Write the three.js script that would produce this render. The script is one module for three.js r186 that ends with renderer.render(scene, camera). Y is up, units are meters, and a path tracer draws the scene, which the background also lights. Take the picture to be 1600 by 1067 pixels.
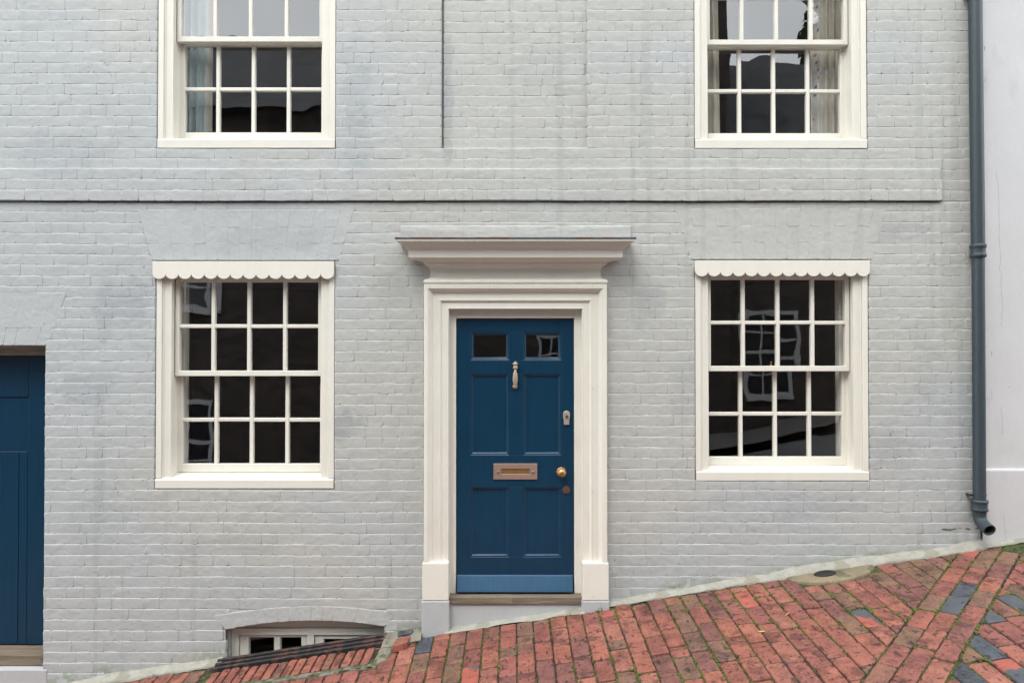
import * as THREE from 'three';
import { mergeGeometries, toCreasedNormals } from 'three/addons/utils/BufferGeometryUtils.js';
import { RoundedBoxGeometry } from 'three/addons/geometries/RoundedBoxGeometry.js';

// ------------------------------------------------------------------ camera, sky, sun, exposure
const scene = new THREE.Scene();
const camera = new THREE.PerspectiveCamera(53.13, 1600 / 1067, 0.05, 400);
camera.position.set(0, 1.72, 4.8);
camera.rotation.x = THREE.MathUtils.degToRad(0.65);
scene.add(camera);

const renderer = new THREE.WebGLRenderer({ antialias: true });
renderer.toneMapping = THREE.LinearToneMapping;
renderer.toneMappingExposure = 3.28;
renderer.shadowMap.enabled = true;
renderer.shadowMap.type = THREE.PCFSoftShadowMap;

// ------------------------------------------------------------------ random numbers and noise
function rng(seed) {
  let a = seed >>> 0;
  return () => {
    a = (a + 0x6D2B79F5) | 0;
    let t = Math.imul(a ^ (a >>> 15), 1 | a);
    t = (t + Math.imul(t ^ (t >>> 7), 61 | t)) ^ t;
    return ((t ^ (t >>> 14)) >>> 0) / 4294967296;
  };
}
const R = rng(11);
const rr = (a, b) => a + (b - a) * R();
const hash2 = (i, j, s) => {
  let h = Math.imul(i, 374761393) ^ Math.imul(j, 668265263) ^ Math.imul(s + 1, 1274126177);
  h = Math.imul(h ^ (h >>> 13), 1274126177);
  return ((h ^ (h >>> 16)) >>> 0) / 4294967296;
};
function noise(x, y, s = 0, px = 0, py = 0) {            // value noise, -1..1, optional period
  let i = Math.floor(x), j = Math.floor(y);
  const fx = x - i, fy = y - j;
  const u = fx * fx * (3 - 2 * fx), v = fy * fy * (3 - 2 * fy);
  let i1 = i + 1, j1 = j + 1;
  if (px) { i = ((i % px) + px) % px; i1 = ((i1 % px) + px) % px; }
  if (py) { j = ((j % py) + py) % py; j1 = ((j1 % py) + py) % py; }
  const a = hash2(i, j, s), b = hash2(i1, j, s), c = hash2(i, j1, s), d = hash2(i1, j1, s);
  return (a + (b - a) * u + (c - a) * v + (a - b - c + d) * u * v) * 2 - 1;
}
function fbm(x, y, o = 4, s = 0, p = 0) {
  let r = 0, a = 0.5, f = 1;
  for (let k = 0; k < o; k++) { r += a * noise(x * f, y * f, s + k * 7, p * f, p * f); a *= 0.5; f *= 2; }
  return r;
}
const clamp = (x, a = 0, b = 1) => Math.min(b, Math.max(a, x));
const step = (a, b, x) => { const t = clamp((x - a) / (b - a)); return t * t * (3 - 2 * t); };
const mix = (a, b, t) => a + (b - a) * t;

// overcast sky: one even layer of cloud, the same all round, a little brighter overhead
function overcastSky() {
  const W = 512, H = 256, d = new Float32Array(W * H * 4);
  for (let j = 0; j < H; j++) for (let i = 0; i < W; i++) {
    const el = (j + 0.5) / H * Math.PI - Math.PI / 2;
    const up = clamp(Math.sin(el) * 1.0, -0.2, 1);
    const cl = fbm(i / W * 18, j / H * 14, 5, 91, 0) * 0.42;
    const cl2 = fbm((W - i) / W * 18, j / H * 14, 5, 91, 0) * 0.42;
    const e = Math.min(i, W - i) / W * 2;
    const c = mix(cl2, cl, clamp(e * 2));
    const L = el < -0.02 ? 0.25 : (0.95 + 0.2 * up) * (1 + c);
    const k = (j * W + i) * 4;
    d[k] = L * 0.965; d[k + 1] = L * 1.0; d[k + 2] = L * 1.04; d[k + 3] = 1;
  }
  const t = new THREE.DataTexture(d, W, H, THREE.RGBAFormat, THREE.FloatType);
  t.mapping = THREE.EquirectangularReflectionMapping; t.magFilter = THREE.LinearFilter; t.minFilter = THREE.LinearFilter;
  t.wrapS = THREE.RepeatWrapping; t.needsUpdate = true;
  return t;
}
const skyTexture = overcastSky();
scene.background = skyTexture;
scene.environment = skyTexture;

const sun = new THREE.DirectionalLight(new THREE.Color(1.0, 0.955, 0.89), 0.5);
sun.position.set(-5, 15, 9);
sun.target.position.set(0, 1, 0);
sun.castShadow = true;
sun.shadow.radius = 40;
sun.shadow.mapSize.set(2048, 2048);
Object.assign(sun.shadow.camera, { left: -9, right: 9, top: 9, bottom: -9, near: 1, far: 50 });
scene.add(sun, sun.target);

// ------------------------------------------------------------------ names, things and parts
const taken = {};
function numbered(n) { const k = taken[n] = (taken[n] ?? -1) + 1; return k ? `${n}_${String(k).padStart(3, '0')}` : n; }
function thing(name, label, category, group) {
  const o = new THREE.Group(); o.name = numbered(name);
  o.userData = { label, category }; if (group) o.userData.group = group;
  scene.add(o); return o;
}
function structure(name, geo, mat) {
  const m = new THREE.Mesh(geo, mat); m.name = numbered(name); m.userData.kind = 'structure';
  scene.add(m); return m;
}
function part(parent, name, geo, mat, label) {
  const m = new THREE.Mesh(Array.isArray(geo) ? mergeGeometries(geo.map(plain)) : geo, mat);
  m.name = name; if (label) m.userData.label = label; parent.add(m); return m;
}
function group(parent, name, label) { const g = new THREE.Group(); g.name = name; if (label) g.userData.label = label; parent.add(g); return g; }
function plain(g) { const q = g.index ? g.toNonIndexed() : g; for (const k of Object.keys(q.attributes)) if (!['position', 'normal', 'uv'].includes(k)) q.deleteAttribute(k); return q; }

// ------------------------------------------------------------------ geometry helpers
// box given by its limits, with eased edges
function bx(x0, x1, y0, y1, z0, z1, r = 0.003) {
  const w = Math.abs(x1 - x0), h = Math.abs(y1 - y0), d = Math.abs(z1 - z0);
  r = Math.min(r, w / 2.2, h / 2.2, d / 2.2);
  const g = r > 0 ? new RoundedBoxGeometry(w, h, d, 1, r) : new THREE.BoxGeometry(w, h, d);
  g.translate((x0 + x1) / 2, (y0 + y1) / 2, (z0 + z1) / 2);
  return metricUV(g);
}
function metricUV(g) {                                    // uv in metres, by the dominant axis of each normal
  const p = g.attributes.position, n = g.attributes.normal, uv = new Float32Array(p.count * 2);
  for (let i = 0; i < p.count; i++) {
    const ax = Math.abs(n.getX(i)), ay = Math.abs(n.getY(i)), az = Math.abs(n.getZ(i));
    if (az >= ax && az >= ay) { uv[2 * i] = p.getX(i); uv[2 * i + 1] = p.getY(i); }
    else if (ax >= ay) { uv[2 * i] = p.getZ(i); uv[2 * i + 1] = p.getY(i); }
    else { uv[2 * i] = p.getX(i); uv[2 * i + 1] = p.getZ(i); }
  }
  g.setAttribute('uv', new THREE.BufferAttribute(uv, 2)); return g;
}
// clip a convex polygon to the side where nx*x + ny*y <= c
function clip(poly, nx, ny, c) {
  const out = [];
  for (let i = 0; i < poly.length; i++) {
    const a = poly[i], b = poly[(i + 1) % poly.length];
    const da = nx * a[0] + ny * a[1] - c, db = nx * b[0] + ny * b[1] - c;
    if (da <= 0) out.push(a);
    if ((da < 0 && db > 0) || (da > 0 && db < 0)) { const t = da / (da - db); out.push([a[0] + (b[0] - a[0]) * t, a[1] + (b[1] - a[1]) * t]); }
  }
  return out;
}
function area(p) { let s = 0; for (let i = 0; i < p.length; i++) { const a = p[i], b = p[(i + 1) % p.length]; s += a[0] * b[1] - a[1] * b[0]; } return s / 2; }
function centre(p) { let x = 0, y = 0; for (const q of p) { x += q[0]; y += q[1]; } return [x / p.length, y / p.length]; }
// one brick, stone or tile: a convex outline (counter-clockwise) with eased, uneven edges
// rings = [inset, height] from the back to the front; put(x, y, h) places a point in the world
function piece(poly, rings, { corner = 0.004, seg = 0.06, wob = 0.001, put, uv, cap = 0, soft, ang = 0, top = 1, bot = 1 }) {
  const P = [];
  const n0 = poly.length;
  for (let i = 0; i < n0; i++) {
    const a = poly[(i + n0 - 1) % n0], b = poly[i], c = poly[(i + 1) % n0];
    const la = Math.hypot(b[0] - a[0], b[1] - a[1]), lc = Math.hypot(c[0] - b[0], c[1] - b[1]);
    const k = Math.min(corner * rr(0.5, 1.6), la * 0.3, lc * 0.3);
    P.push([b[0] + (a[0] - b[0]) / la * k, b[1] + (a[1] - b[1]) / la * k]);
    P.push([b[0] + (c[0] - b[0]) / lc * k, b[1] + (c[1] - b[1]) / lc * k]);
    const m = Math.max(0, Math.ceil(lc / seg) - 1);
    for (let q = 1; q <= m; q++) { const t = q / (m + 1); P.push([b[0] + (c[0] - b[0]) * t, b[1] + (c[1] - b[1]) * t]); }
  }
  const n = P.length, N = [], C = centre(P);
  for (let i = 0; i < n; i++) {
    const a = P[(i + n - 1) % n], c = P[(i + 1) % n];
    let tx = c[0] - a[0], ty = c[1] - a[1]; const l = Math.hypot(tx, ty) || 1;
    N.push([ty / l, -tx / l]);
  }
  for (let i = 0; i < n; i++) { const w = rr(-wob, wob); P[i] = [P[i][0] + N[i][0] * w, P[i][1] + N[i][1] * w]; }
  // insets shrink the outline along its own two axes, so that rings never cross
  const ca = Math.cos(ang), sa = Math.sin(ang);
  let ha = 0, hb = 0;
  for (const q of P) { const dx = q[0] - C[0], dy = q[1] - C[1]; ha = Math.max(ha, Math.abs(dx * ca + dy * sa)); hb = Math.max(hb, Math.abs(dy * ca - dx * sa)); }
  const shrink = (q, e) => {
    const dx = q[0] - C[0], dy = q[1] - C[1], a = (dx * ca + dy * sa) * (1 - e / ha), b0 = dy * ca - dx * sa, b = b0 * (1 - e * (b0 > 0 ? top : bot) / hb);
    return [C[0] + a * ca - b * sa, C[1] + a * sa + b * ca];
  };
  const pos = [], uvs = [], idx = [];
  const add = (x, y, h) => { const q = put(x, y, h); pos.push(q[0], q[1], q[2]); const t = uv(x, y); uvs.push(t[0], t[1]); };
  for (const [ins, h] of rings) for (let i = 0; i < n; i++) {
    const e = ins * rr(0.85, 1.15), k = soft && h > -0.02 ? soft(N[i][0], N[i][1], P[i][0], P[i][1]) : 1;
    const q = shrink(P[i], e); add(q[0], q[1], h * k);
  }
  for (let r = 0; r + 1 < rings.length; r++) for (let i = 0; i < n; i++) {
    const a = r * n + i, b = r * n + (i + 1) % n, c = a + n, d = b + n;
    idx.push(a, b, d, a, d, c);
  }
  add(C[0], C[1], rings[rings.length - 1][1] + cap);
  const last = (rings.length - 1) * n, cc = rings.length * n;
  for (let i = 0; i < n; i++) idx.push(last + i, last + (i + 1) % n, cc);
  const g = new THREE.BufferGeometry();
  g.setAttribute('position', new THREE.Float32BufferAttribute(pos, 3));
  g.setAttribute('uv', new THREE.Float32BufferAttribute(uvs, 2));
  g.setIndex(idx); g.computeVertexNormals();
  return g;
}
// a grid surface from two lists of lines
function sheet(us, vs, put, uv, keep = () => true) {
  const nu = us.length, nv = vs.length, pos = new Float32Array(nu * nv * 3), uvs = new Float32Array(nu * nv * 2), idx = [];
  for (let j = 0; j < nv; j++) for (let i = 0; i < nu; i++) {
    const k = j * nu + i, q = put(us[i], vs[j]);
    pos.set(q, k * 3); uvs.set(uv(us[i], vs[j]), k * 2);
  }
  for (let j = 0; j + 1 < nv; j++) for (let i = 0; i + 1 < nu; i++) {
    if (!keep((us[i] + us[i + 1]) / 2, (vs[j] + vs[j + 1]) / 2)) continue;
    const a = j * nu + i, b = a + 1, c = a + nu, d = c + 1;
    idx.push(a, b, d, a, d, c);
  }
  const g = new THREE.BufferGeometry();
  g.setAttribute('position', new THREE.BufferAttribute(pos, 3)); g.setAttribute('uv', new THREE.BufferAttribute(uvs, 2));
  g.setIndex(idx); g.computeVertexNormals(); return g;
}
const lines = (a, b, s) => { const n = Math.max(1, Math.round((b - a) / s)), o = []; for (let i = 0; i <= n; i++) o.push(a + (b - a) * i / n); return o; };
function lathe(pts, seg = 20) { return new THREE.LatheGeometry(pts.map(p => new THREE.Vector2(p[0], p[1])), seg); }
function cyl(r, h, seg = 20, r2 = r) { return new THREE.CylinderGeometry(r2, r, h, seg); }

// ------------------------------------------------------------------ textures
const toSRGB = c => 255 * (c <= 0.0031308 ? 12.92 * c : 1.055 * Math.pow(c, 1 / 2.4) - 0.055);
function colourTexture(W, H, fn, repeat = true) {
  const d = new Uint8Array(W * H * 4);
  for (let j = 0; j < H; j++) for (let i = 0; i < W; i++) {
    const c = fn(i / W, j / H), k = (j * W + i) * 4;
    d[k] = toSRGB(clamp(c[0])); d[k + 1] = toSRGB(clamp(c[1])); d[k + 2] = toSRGB(clamp(c[2])); d[k + 3] = 255;
  }
  return finish(new THREE.DataTexture(d, W, H), repeat, true);
}
function heightTexture(W, H, fn, repeat = true) {
  const d = new Uint8Array(W * H * 4);
  for (let j = 0; j < H; j++) for (let i = 0; i < W; i++) {
    const v = 255 * clamp(fn(i / W, j / H)), k = (j * W + i) * 4;
    d[k] = d[k + 1] = d[k + 2] = v; d[k + 3] = 255;
  }
  return finish(new THREE.DataTexture(d, W, H), repeat, false);
}
function finish(t, repeat, srgb) {
  t.wrapS = t.wrapT = repeat ? THREE.RepeatWrapping : THREE.ClampToEdgeWrapping;
  t.magFilter = THREE.LinearFilter; t.minFilter = THREE.LinearMipmapLinearFilter; t.generateMipmaps = true;
  if (srgb) t.colorSpace = THREE.SRGBColorSpace;
  t.needsUpdate = true; return t;
}
const rep = (t, s) => { const c = t.clone(); c.repeat.set(s, s); c.needsUpdate = true; return c; };   // s repeats per metre of uv

// ------------------------------------------------------------------ measured plan of the front (metres; y = 0 is the door threshold)
const WX0 = -4.7, WX1 = 3.29, WY0 = -1.1, WY1 = 4.95;      // brickwork that is built brick by brick
const COURSE = 0.0753, BAND0 = 2.764, BAND1 = 2.99;
const REC = { x0: -0.497, x1: 0.533, y0: 3.135 };           // recessed panel between the upper windows
const WIN = [
  { x: -1.879, b: 0.746, s: 1.0, sy: 1.0, w: 1.2555, top: 2.345, pelmet: [2.335, 2.213, -2.52, -1.251], arch: true },
  { x: 1.900, b: 0.800, s: 0.970, sy: 0.975, w: 1.217, top: 2.352, pelmet: [2.341, 2.231, 1.287, 2.508], arch: true },
  { x: -1.877, b: 3.140, s: 1.0, sy: 1.0, w: 1.2555, top: 4.73 },
  { x: 1.900, b: 3.138, s: 0.970, sy: 0.975, w: 1.217, top: 4.70 },
];
const SIDE = { x0: -4.35, x1: -3.284, y0: -1.1, y1: 1.745 };
const DOORO = { x0: -0.50, x1: 0.55, y0: -0.75, y1: 2.05 };
const BASE = { x0: -2.003, x1: -0.896, ys: -0.245, ye: -0.222, crown: -0.184 };
const baseTop = x => { const t = (x - BASE.x0) / (BASE.x1 - BASE.x0); return mix(BASE.ys, BASE.ye, t) + 4 * 0.05 * t * (1 - t); };
const groundY = (x, z) => -0.1595 + 0.152 * x - 0.07 * z + 0.006 * noise(x * 1.7, z * 1.7, 5) + 0.003 * noise(x * 5, z * 5, 6);

// ------------------------------------------------------------------ materials
const std = (o) => new THREE.MeshStandardMaterial({ roughness: 0.7, ...o });
const lin = (r, g, b) => new THREE.Color().setRGB(r, g, b);

// masonry paint over the whole front: patches of creamy and bluish tint, smudges, painted cornice shade, chips and specks
const MX0 = -4.75, MW = 8.2, MY0 = -1.2, MH = 6.3;
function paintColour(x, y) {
  let p = step(-0.18, 0.22, fbm(x * 0.55 + 3, y * 0.8, 5, 21) - 0.045 * (x + 0.6) + 0.085 * (2.0 - y));  // bluer to the lower left; the downward bias offsets warm bounced light by colour
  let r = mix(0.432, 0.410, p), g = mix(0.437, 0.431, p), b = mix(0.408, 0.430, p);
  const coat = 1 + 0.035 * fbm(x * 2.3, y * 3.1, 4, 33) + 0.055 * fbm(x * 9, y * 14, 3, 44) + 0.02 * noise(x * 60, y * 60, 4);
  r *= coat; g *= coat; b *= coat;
  // grey-blue rubbed smudges, and shade painted in either side of the door cornice, where the photograph has them
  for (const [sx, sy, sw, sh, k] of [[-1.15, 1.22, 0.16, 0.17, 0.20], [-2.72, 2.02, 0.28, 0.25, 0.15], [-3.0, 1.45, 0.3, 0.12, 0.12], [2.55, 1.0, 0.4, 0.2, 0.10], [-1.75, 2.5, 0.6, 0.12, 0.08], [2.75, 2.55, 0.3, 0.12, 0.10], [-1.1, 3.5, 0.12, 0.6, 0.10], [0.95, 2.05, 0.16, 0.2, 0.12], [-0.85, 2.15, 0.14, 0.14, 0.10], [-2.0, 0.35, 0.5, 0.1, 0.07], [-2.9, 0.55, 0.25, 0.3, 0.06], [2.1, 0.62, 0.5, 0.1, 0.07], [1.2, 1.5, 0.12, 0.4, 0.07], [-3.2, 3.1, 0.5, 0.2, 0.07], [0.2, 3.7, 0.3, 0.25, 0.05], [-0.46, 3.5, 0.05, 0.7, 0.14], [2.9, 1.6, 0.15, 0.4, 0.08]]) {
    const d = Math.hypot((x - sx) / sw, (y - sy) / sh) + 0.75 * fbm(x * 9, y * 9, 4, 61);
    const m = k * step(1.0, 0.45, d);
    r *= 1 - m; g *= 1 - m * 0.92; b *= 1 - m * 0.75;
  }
  // rain streaks: thin vertical runs of grime
  const st = step(0.42, 0.7, noise(x * 26, y * 0.9, 71) * 0.6 + noise(x * 9, y * 0.35, 72) * 0.6);
  r *= 1 - 0.075 * st; g *= 1 - 0.068 * st; b *= 1 - 0.078 * st;
  // specks and small chips
  const sp = noise(x * 85, y * 85, 81) + 0.35 * fbm(x * 3, y * 3, 3, 82);
  if (sp > 1.02) { r *= 0.62; g *= 0.60; b *= 0.56; }
  // splash-back dirt and algae along the foot of the wall: ragged and grainy
  const h = y - groundY(x, 0);
  const dirt = step(0.16, 0.0, h + 0.11 * fbm(x * 7, y * 9, 4, 95) + 0.03) * step(-0.15, 0.25, noise(x * 38, y * 38, 96) + 0.35);
  r *= 1 - 0.30 * dirt; g *= 1 - 0.27 * dirt; b *= 1 - 0.38 * dirt;
  // cracked render line beside the foot of the drainpipe
  const cr = Math.abs(y - (0.456 + 0.02 * (x - 3) + 0.008 * noise(x * 14, 0, 97)));
  if (x > 2.98 && x < 3.3 && cr < 0.0045 * (0.55 + noise(x * 30, 1, 98))) { r *= 0.25; g *= 0.22; b *= 0.18; }
  return [r, g, b];
}
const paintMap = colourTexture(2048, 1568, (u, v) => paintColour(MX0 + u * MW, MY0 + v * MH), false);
const wallUV = (x, y) => [(x - MX0) / MW, (y - MY0) / MH];
const paintBump = heightTexture(1024, 784, (u, v) => {
  const x = u * MW, y = v * MH;
  return 0.5 + 0.34 * fbm(x * 18, y * 24, 4, 101) + 0.22 * noise(x * 55, y * 55, 103);
}, false);
const M = {};
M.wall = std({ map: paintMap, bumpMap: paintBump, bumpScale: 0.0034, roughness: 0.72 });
const brushMap = colourTexture(512, 512, (u, v) => { const k = 0.96 + 0.04 * fbm(u * 6, v * 6, 4, 111, 6) + 0.006 * noise(u * 60, v * 5, 113, 60, 5), c = noise(u * 70, v * 70, 114, 70, 70) + 0.5 * fbm(u * 5, v * 5, 3, 115, 5) > 1.12 ? 0.75 : 1, g = 1 - 0.02 * step(0.15, 0.4, fbm(u * 12, v * 4, 4, 116, 4)); return [k * c * g, k * 0.995 * c * g, k * 0.985 * c * c * g]; });
const brushBump = heightTexture(512, 512, (u, v) => 0.5 + 0.3 * fbm(u * 10, v * 10, 3, 121, 10) + 0.25 * noise(u * 90, v * 8, 123, 90, 8));
M.cream = std({ color: lin(0.735, 0.715, 0.640), map: rep(brushMap, 1.4), bumpMap: rep(brushBump, 2), bumpScale: 0.0006, roughness: 0.5 });
M.plinthPaint = std({ color: lin(0.44, 0.455, 0.462), map: rep(brushMap, 1.4), bumpMap: rep(brushBump, 3), bumpScale: 0.002, roughness: 0.7 });
const grainBump = heightTexture(512, 512, (u, v) => 0.5 + 0.35 * noise(u * 70, v * 3, 131, 70, 3) + 0.2 * noise(u * 160, v * 6, 132, 160, 6) + 0.2 * fbm(u * 5, v * 5, 3, 133, 5));
const blueMap = colourTexture(512, 512, (u, v) => { const k = 0.92 + 0.10 * fbm(u * 5, v * 5, 4, 141, 5) + 0.07 * noise(u * 90, v * 4, 142, 90, 4) + (noise(u * 130, v * 130, 143, 130, 130) > 0.93 ? 0.25 : 0); return [k, k, k]; });
const gloss = o => new THREE.MeshPhysicalMaterial({ roughness: 0.3, specularIntensity: 0.85, ...o });
M.blue = gloss({ color: lin(0.0030, 0.035, 0.074), map: rep(blueMap, 1.3), bumpMap: rep(grainBump, 1.6), bumpScale: 0.0006, roughness: 0.3 });
M.blueFadedLit = gloss({ color: lin(0.036, 0.102, 0.185), map: rep(blueMap, 1.9), bumpMap: rep(grainBump, 1.6), bumpScale: 0.001, roughness: 0.5 });  // faded blue, brightened to paint in the extra light on the sloping board
M.pipe = std({ color: lin(0.038, 0.056, 0.066), map: rep(blueMap, 1.7), bumpMap: rep(brushBump, 3), bumpScale: 0.0008, roughness: 0.42 });
M.pipeInside = std({ color: lin(0.05, 0.055, 0.05), roughness: 0.9 });
const oldWood = colourTexture(512, 512, (u, v) => { const k = 0.72 + 0.3 * fbm(u * 3, v * 30, 4, 151, 0) + 0.16 * noise(u * 8, v * 90, 152); return [k, k * 0.95, k * 0.88]; });
M.oldWood = std({ color: lin(0.24, 0.20, 0.155), map: rep(oldWood, 1.5), bumpMap: rep(oldWood, 1.5), bumpScale: 0.003, roughness: 0.85 });
M.lintel = std({ color: lin(0.40, 0.37, 0.30), map: rep(oldWood, 1.5), bumpMap: rep(oldWood, 1.5), bumpScale: 0.002, roughness: 0.8 });
M.lead = std({ color: lin(0.075, 0.085, 0.105), map: rep(blueMap, 4), metalness: 0.3, roughness: 0.6 });
const rustMap = colourTexture(512, 512, (u, v) => { const t = step(0.08, 0.22, fbm(u * 9, v * 9, 4, 161, 9)); const k = 0.85 + 0.3 * noise(u * 60, v * 60, 163, 60, 60); return [mix(0.022, 0.085, t) * k, mix(0.021, 0.045, t) * k, mix(0.024, 0.035, t) * k]; });
M.iron = std({ map: rep(rustMap, 3), roughness: 0.65, metalness: 0.25 });
M.leadEdge = std({ map: rep(colourTexture(512, 64, (u, v) => { const t = step(-0.05, 0.1, fbm(u * 30, v * 4, 4, 166) + (u - 0.62) * 0.5); const k = 0.9 + 0.2 * noise(u * 200, v * 30, 167); return [mix(0.10, 0.13, t) * k, mix(0.115, 0.065, t) * k, mix(0.15, 0.05, t) * k]; }), 0.6), roughness: 0.6, metalness: 0.1 });
const brassMap = colourTexture(256, 256, (u, v) => { const t = step(-0.1, 0.25, fbm(u * 7, v * 7, 4, 171, 7)); return [mix(0.46, 0.35, t), mix(0.255, 0.19, t), mix(0.10, 0.11, t)]; });
M.brass = std({ map: rep(brassMap, 9), metalness: 0.75, roughness: 0.38 });
M.copper = std({ color: lin(0.36, 0.245, 0.195), map: rep(brushMap, 9), metalness: 0.4, roughness: 0.5 });
M.bronze = std({ color: lin(0.20, 0.11, 0.07), map: rep(brushMap, 9), metalness: 0.6, roughness: 0.45 });
M.steel = std({ color: lin(0.62, 0.56, 0.49), map: rep(brushMap, 9), metalness: 0.6, roughness: 0.38 });
M.knocker = std({ map: rep(colourTexture(128, 128, (u, v) => { const t = step(-0.15, 0.2, fbm(u * 5, v * 5, 4, 175, 5)); return [mix(0.52, 0.42, t), mix(0.46, 0.26, t), mix(0.38, 0.14, t)]; }), 12), metalness: 0.5, roughness: 0.42 });
M.dark = std({ color: lin(0.02, 0.02, 0.02), roughness: 0.9 });
M.glass = new THREE.MeshPhysicalMaterial({ color: 0xffffff, transmission: 1, thickness: 0, ior: 2.1, roughness: 0.0, metalness: 0 });
M.room = std({ color: lin(0.26, 0.245, 0.215), roughness: 0.9 });
M.roomFloor = std({ color: lin(0.16, 0.10, 0.065), roughness: 0.6 });
M.cement = std({ map: rep(colourTexture(512, 512, (u, v) => { const k = 0.92 + 0.22 * fbm(u * 8, v * 8, 5, 181, 8) + 0.08 * noise(u * 90, v * 90, 183, 90, 90); const m = step(0.1, 0.3, fbm(u * 6, v * 6, 4, 186, 6)); return [0.325 * k * (1 - 0.22 * m), 0.312 * k * (1 - 0.22 * m), 0.268 * k * (1 - 0.28 * m)]; }), 1.6), bumpMap: rep(heightTexture(256, 256, (u, v) => 0.5 + 0.4 * fbm(u * 16, v * 16, 4, 188, 16)), 3), bumpScale: 0.004, roughness: 0.9 });

// ------------------------------------------------------------------ paving: ground sheets
const ground = structure('ground', sheet(lines(-70, 70, 5), lines(-70, 70, 5), (x, z) => [x, -0.62 + 0.152 * clamp(x, -30, 30) - 0.01 * Math.max(0, z), -z].map((q, i) => i === 2 ? z : q), (x, z) => [x, z]), std({ color: lin(0.07, 0.065, 0.06), roughness: 0.95 }));
ground.geometry.index.array.reverse(); ground.geometry.computeVertexNormals();

const asphalt = colourTexture(512, 512, (u, v) => { const k = 0.13 + 0.04 * fbm(u * 8, v * 8, 4, 191, 8) + 0.05 * noise(u * 128, v * 128, 193, 128, 128); return [k, k, k * 1.02]; });
const flip = g => { g.index.array.reverse(); g.computeVertexNormals(); return g; };
structure('road', flip(sheet(lines(-28, 28, 1), lines(2.44, 5.8, 0.6), (x, z) => [x, -0.1595 + 0.152 * x - 0.07 * 2.35 - 0.115 - 0.01 * (z - 2.35), z], (x, z) => [x, z])), std({ map: rep(asphalt, 0.5), roughness: 0.85 }));
structure('far_pavement', flip(sheet(lines(-28, 28, 1), lines(5.8, 7.4, 0.4), (x, z) => [x, -0.1595 + 0.152 * x - 0.07 * 2.35 - 0.01, z], (x, z) => [x, z])), std({ map: rep(asphalt, 0.5), color: lin(1, 0.92, 0.86), roughness: 0.85 }));
structure('kerb', new THREE.BoxGeometry(56, 0.26, 0.12).rotateZ(Math.atan(0.152)).translate(0, -0.1595 - 0.07 * 2.35 - 0.132, 2.38), std({ color: lin(0.3, 0.29, 0.27), roughness: 0.9 }));

// the pavement: a bed of sand and moss, and bricks laid one by one
const pavement = new THREE.Group(); pavement.name = numbered('pavement'); pavement.userData.kind = 'structure'; scene.add(pavement);
const bedMap = colourTexture(1024, 1024, (u, v) => {
  const x = u * 3, y = v * 3;
  const m = step(0.02, 0.22, fbm(x * 2.3, y * 2.3, 4, 201, 0) + 0.12 + 0.3 * noise(x * 40, y * 40, 204));
  const k = 0.8 + 0.45 * noise(x * 90, y * 90, 205);
  return [mix(0.032, 0.060, m) * k, mix(0.025, 0.085, m) * k, mix(0.020, 0.014, m) * k];
});
const inWell = (x, z) => x > -2.03 && x < -0.885 && z < 0.118;
part(pavement, 'joint_bed', flip(sheet(lines(-4.7, 5.2, 0.03).concat([]), lines(-0.05, 2.32, 0.03), (x, z) => [x, groundY(x, z) - 0.0095 + 0.0025 * noise(x * 31, z * 31, 8), z], (x, z) => [x / 3, z / 3], (x, z) => !inWell(x, z))), std({ map: bedMap, roughness: 1 }));

const paverBump = heightTexture(1024, 1024, (u, v) => 0.62 + 0.22 * fbm(u * 14, v * 14, 4, 211, 14) + 0.16 * noise(u * 110, v * 110, 213, 110, 110) - 0.6 * step(0.62, 0.9, noise(u * 42, v * 42, 215, 42, 42)));
const paverMap = colourTexture(1024, 1024, (u, v) => {
  const pit = step(0.60, 0.86, noise(u * 42, v * 42, 215, 42, 42));
  const soot = step(0.18, 0.42, fbm(u * 9, v * 9, 4, 217, 9));
  const pale = step(0.2, 0.5, fbm(u * 7, v * 7, 4, 218, 7));
  const k = 0.92 + 0.42 * fbm(u * 16, v * 16, 4, 219, 16) + 0.20 * noise(u * 130, v * 130, 220, 130, 130);
  const speck = step(0.50, 0.72, noise(u * 90, v * 90, 224, 90, 90) + 0.35 * fbm(u * 6, v * 6, 3, 225, 6)), chip = step(0.80, 0.92, noise(u * 64, v * 64, 226, 64, 64));
  const blot = step(0.34, 0.62, fbm(u * 11 + 3, v * 11, 3, 223, 11));
  const d = (1 - 0.62 * pit) * (1 - 0.42 * soot) * (1 - 0.35 * blot) * (1 - 0.38 * speck) * (1 + 0.5 * chip);
  return [k * d * mix(0.88, 0.98, pale), k * d * mix(0.86, 1.0, pale), k * d * mix(0.86, 1.0, pale)];
});
const flashMap = s => colourTexture(512, 512, (u, v) => {
  const t = step(-0.05, 0.05, fbm(u * 5, v * 5, 5, s, 5) + 0.04);
  const pit = step(0.60, 0.86, noise(u * 30, v * 30, s + 5, 30, 30));
  const k = (0.92 + 0.3 * fbm(u * 14, v * 14, 4, s + 9, 14)) * (1 - 0.5 * pit);
  return [mix(0.33, 0.075, t) * k, mix(0.088, 0.080, t) * k, mix(0.062, 0.092, t) * k];
});
const paverMats = [
  [0.273, 0.094, 0.064], [0.286, 0.101, 0.070], [0.255, 0.086, 0.063], [0.305, 0.107, 0.070], [0.240, 0.084, 0.064],
  [0.195, 0.078, 0.064], [0.218, 0.094, 0.065], [0.195, 0.103, 0.070], [0.313, 0.118, 0.082], [0.263, 0.092, 0.071],
].map(c => std({ color: lin(...c), map: paverMap, bumpMap: paverBump, bumpScale: 0.007, roughness: 0.66 }));
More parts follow.
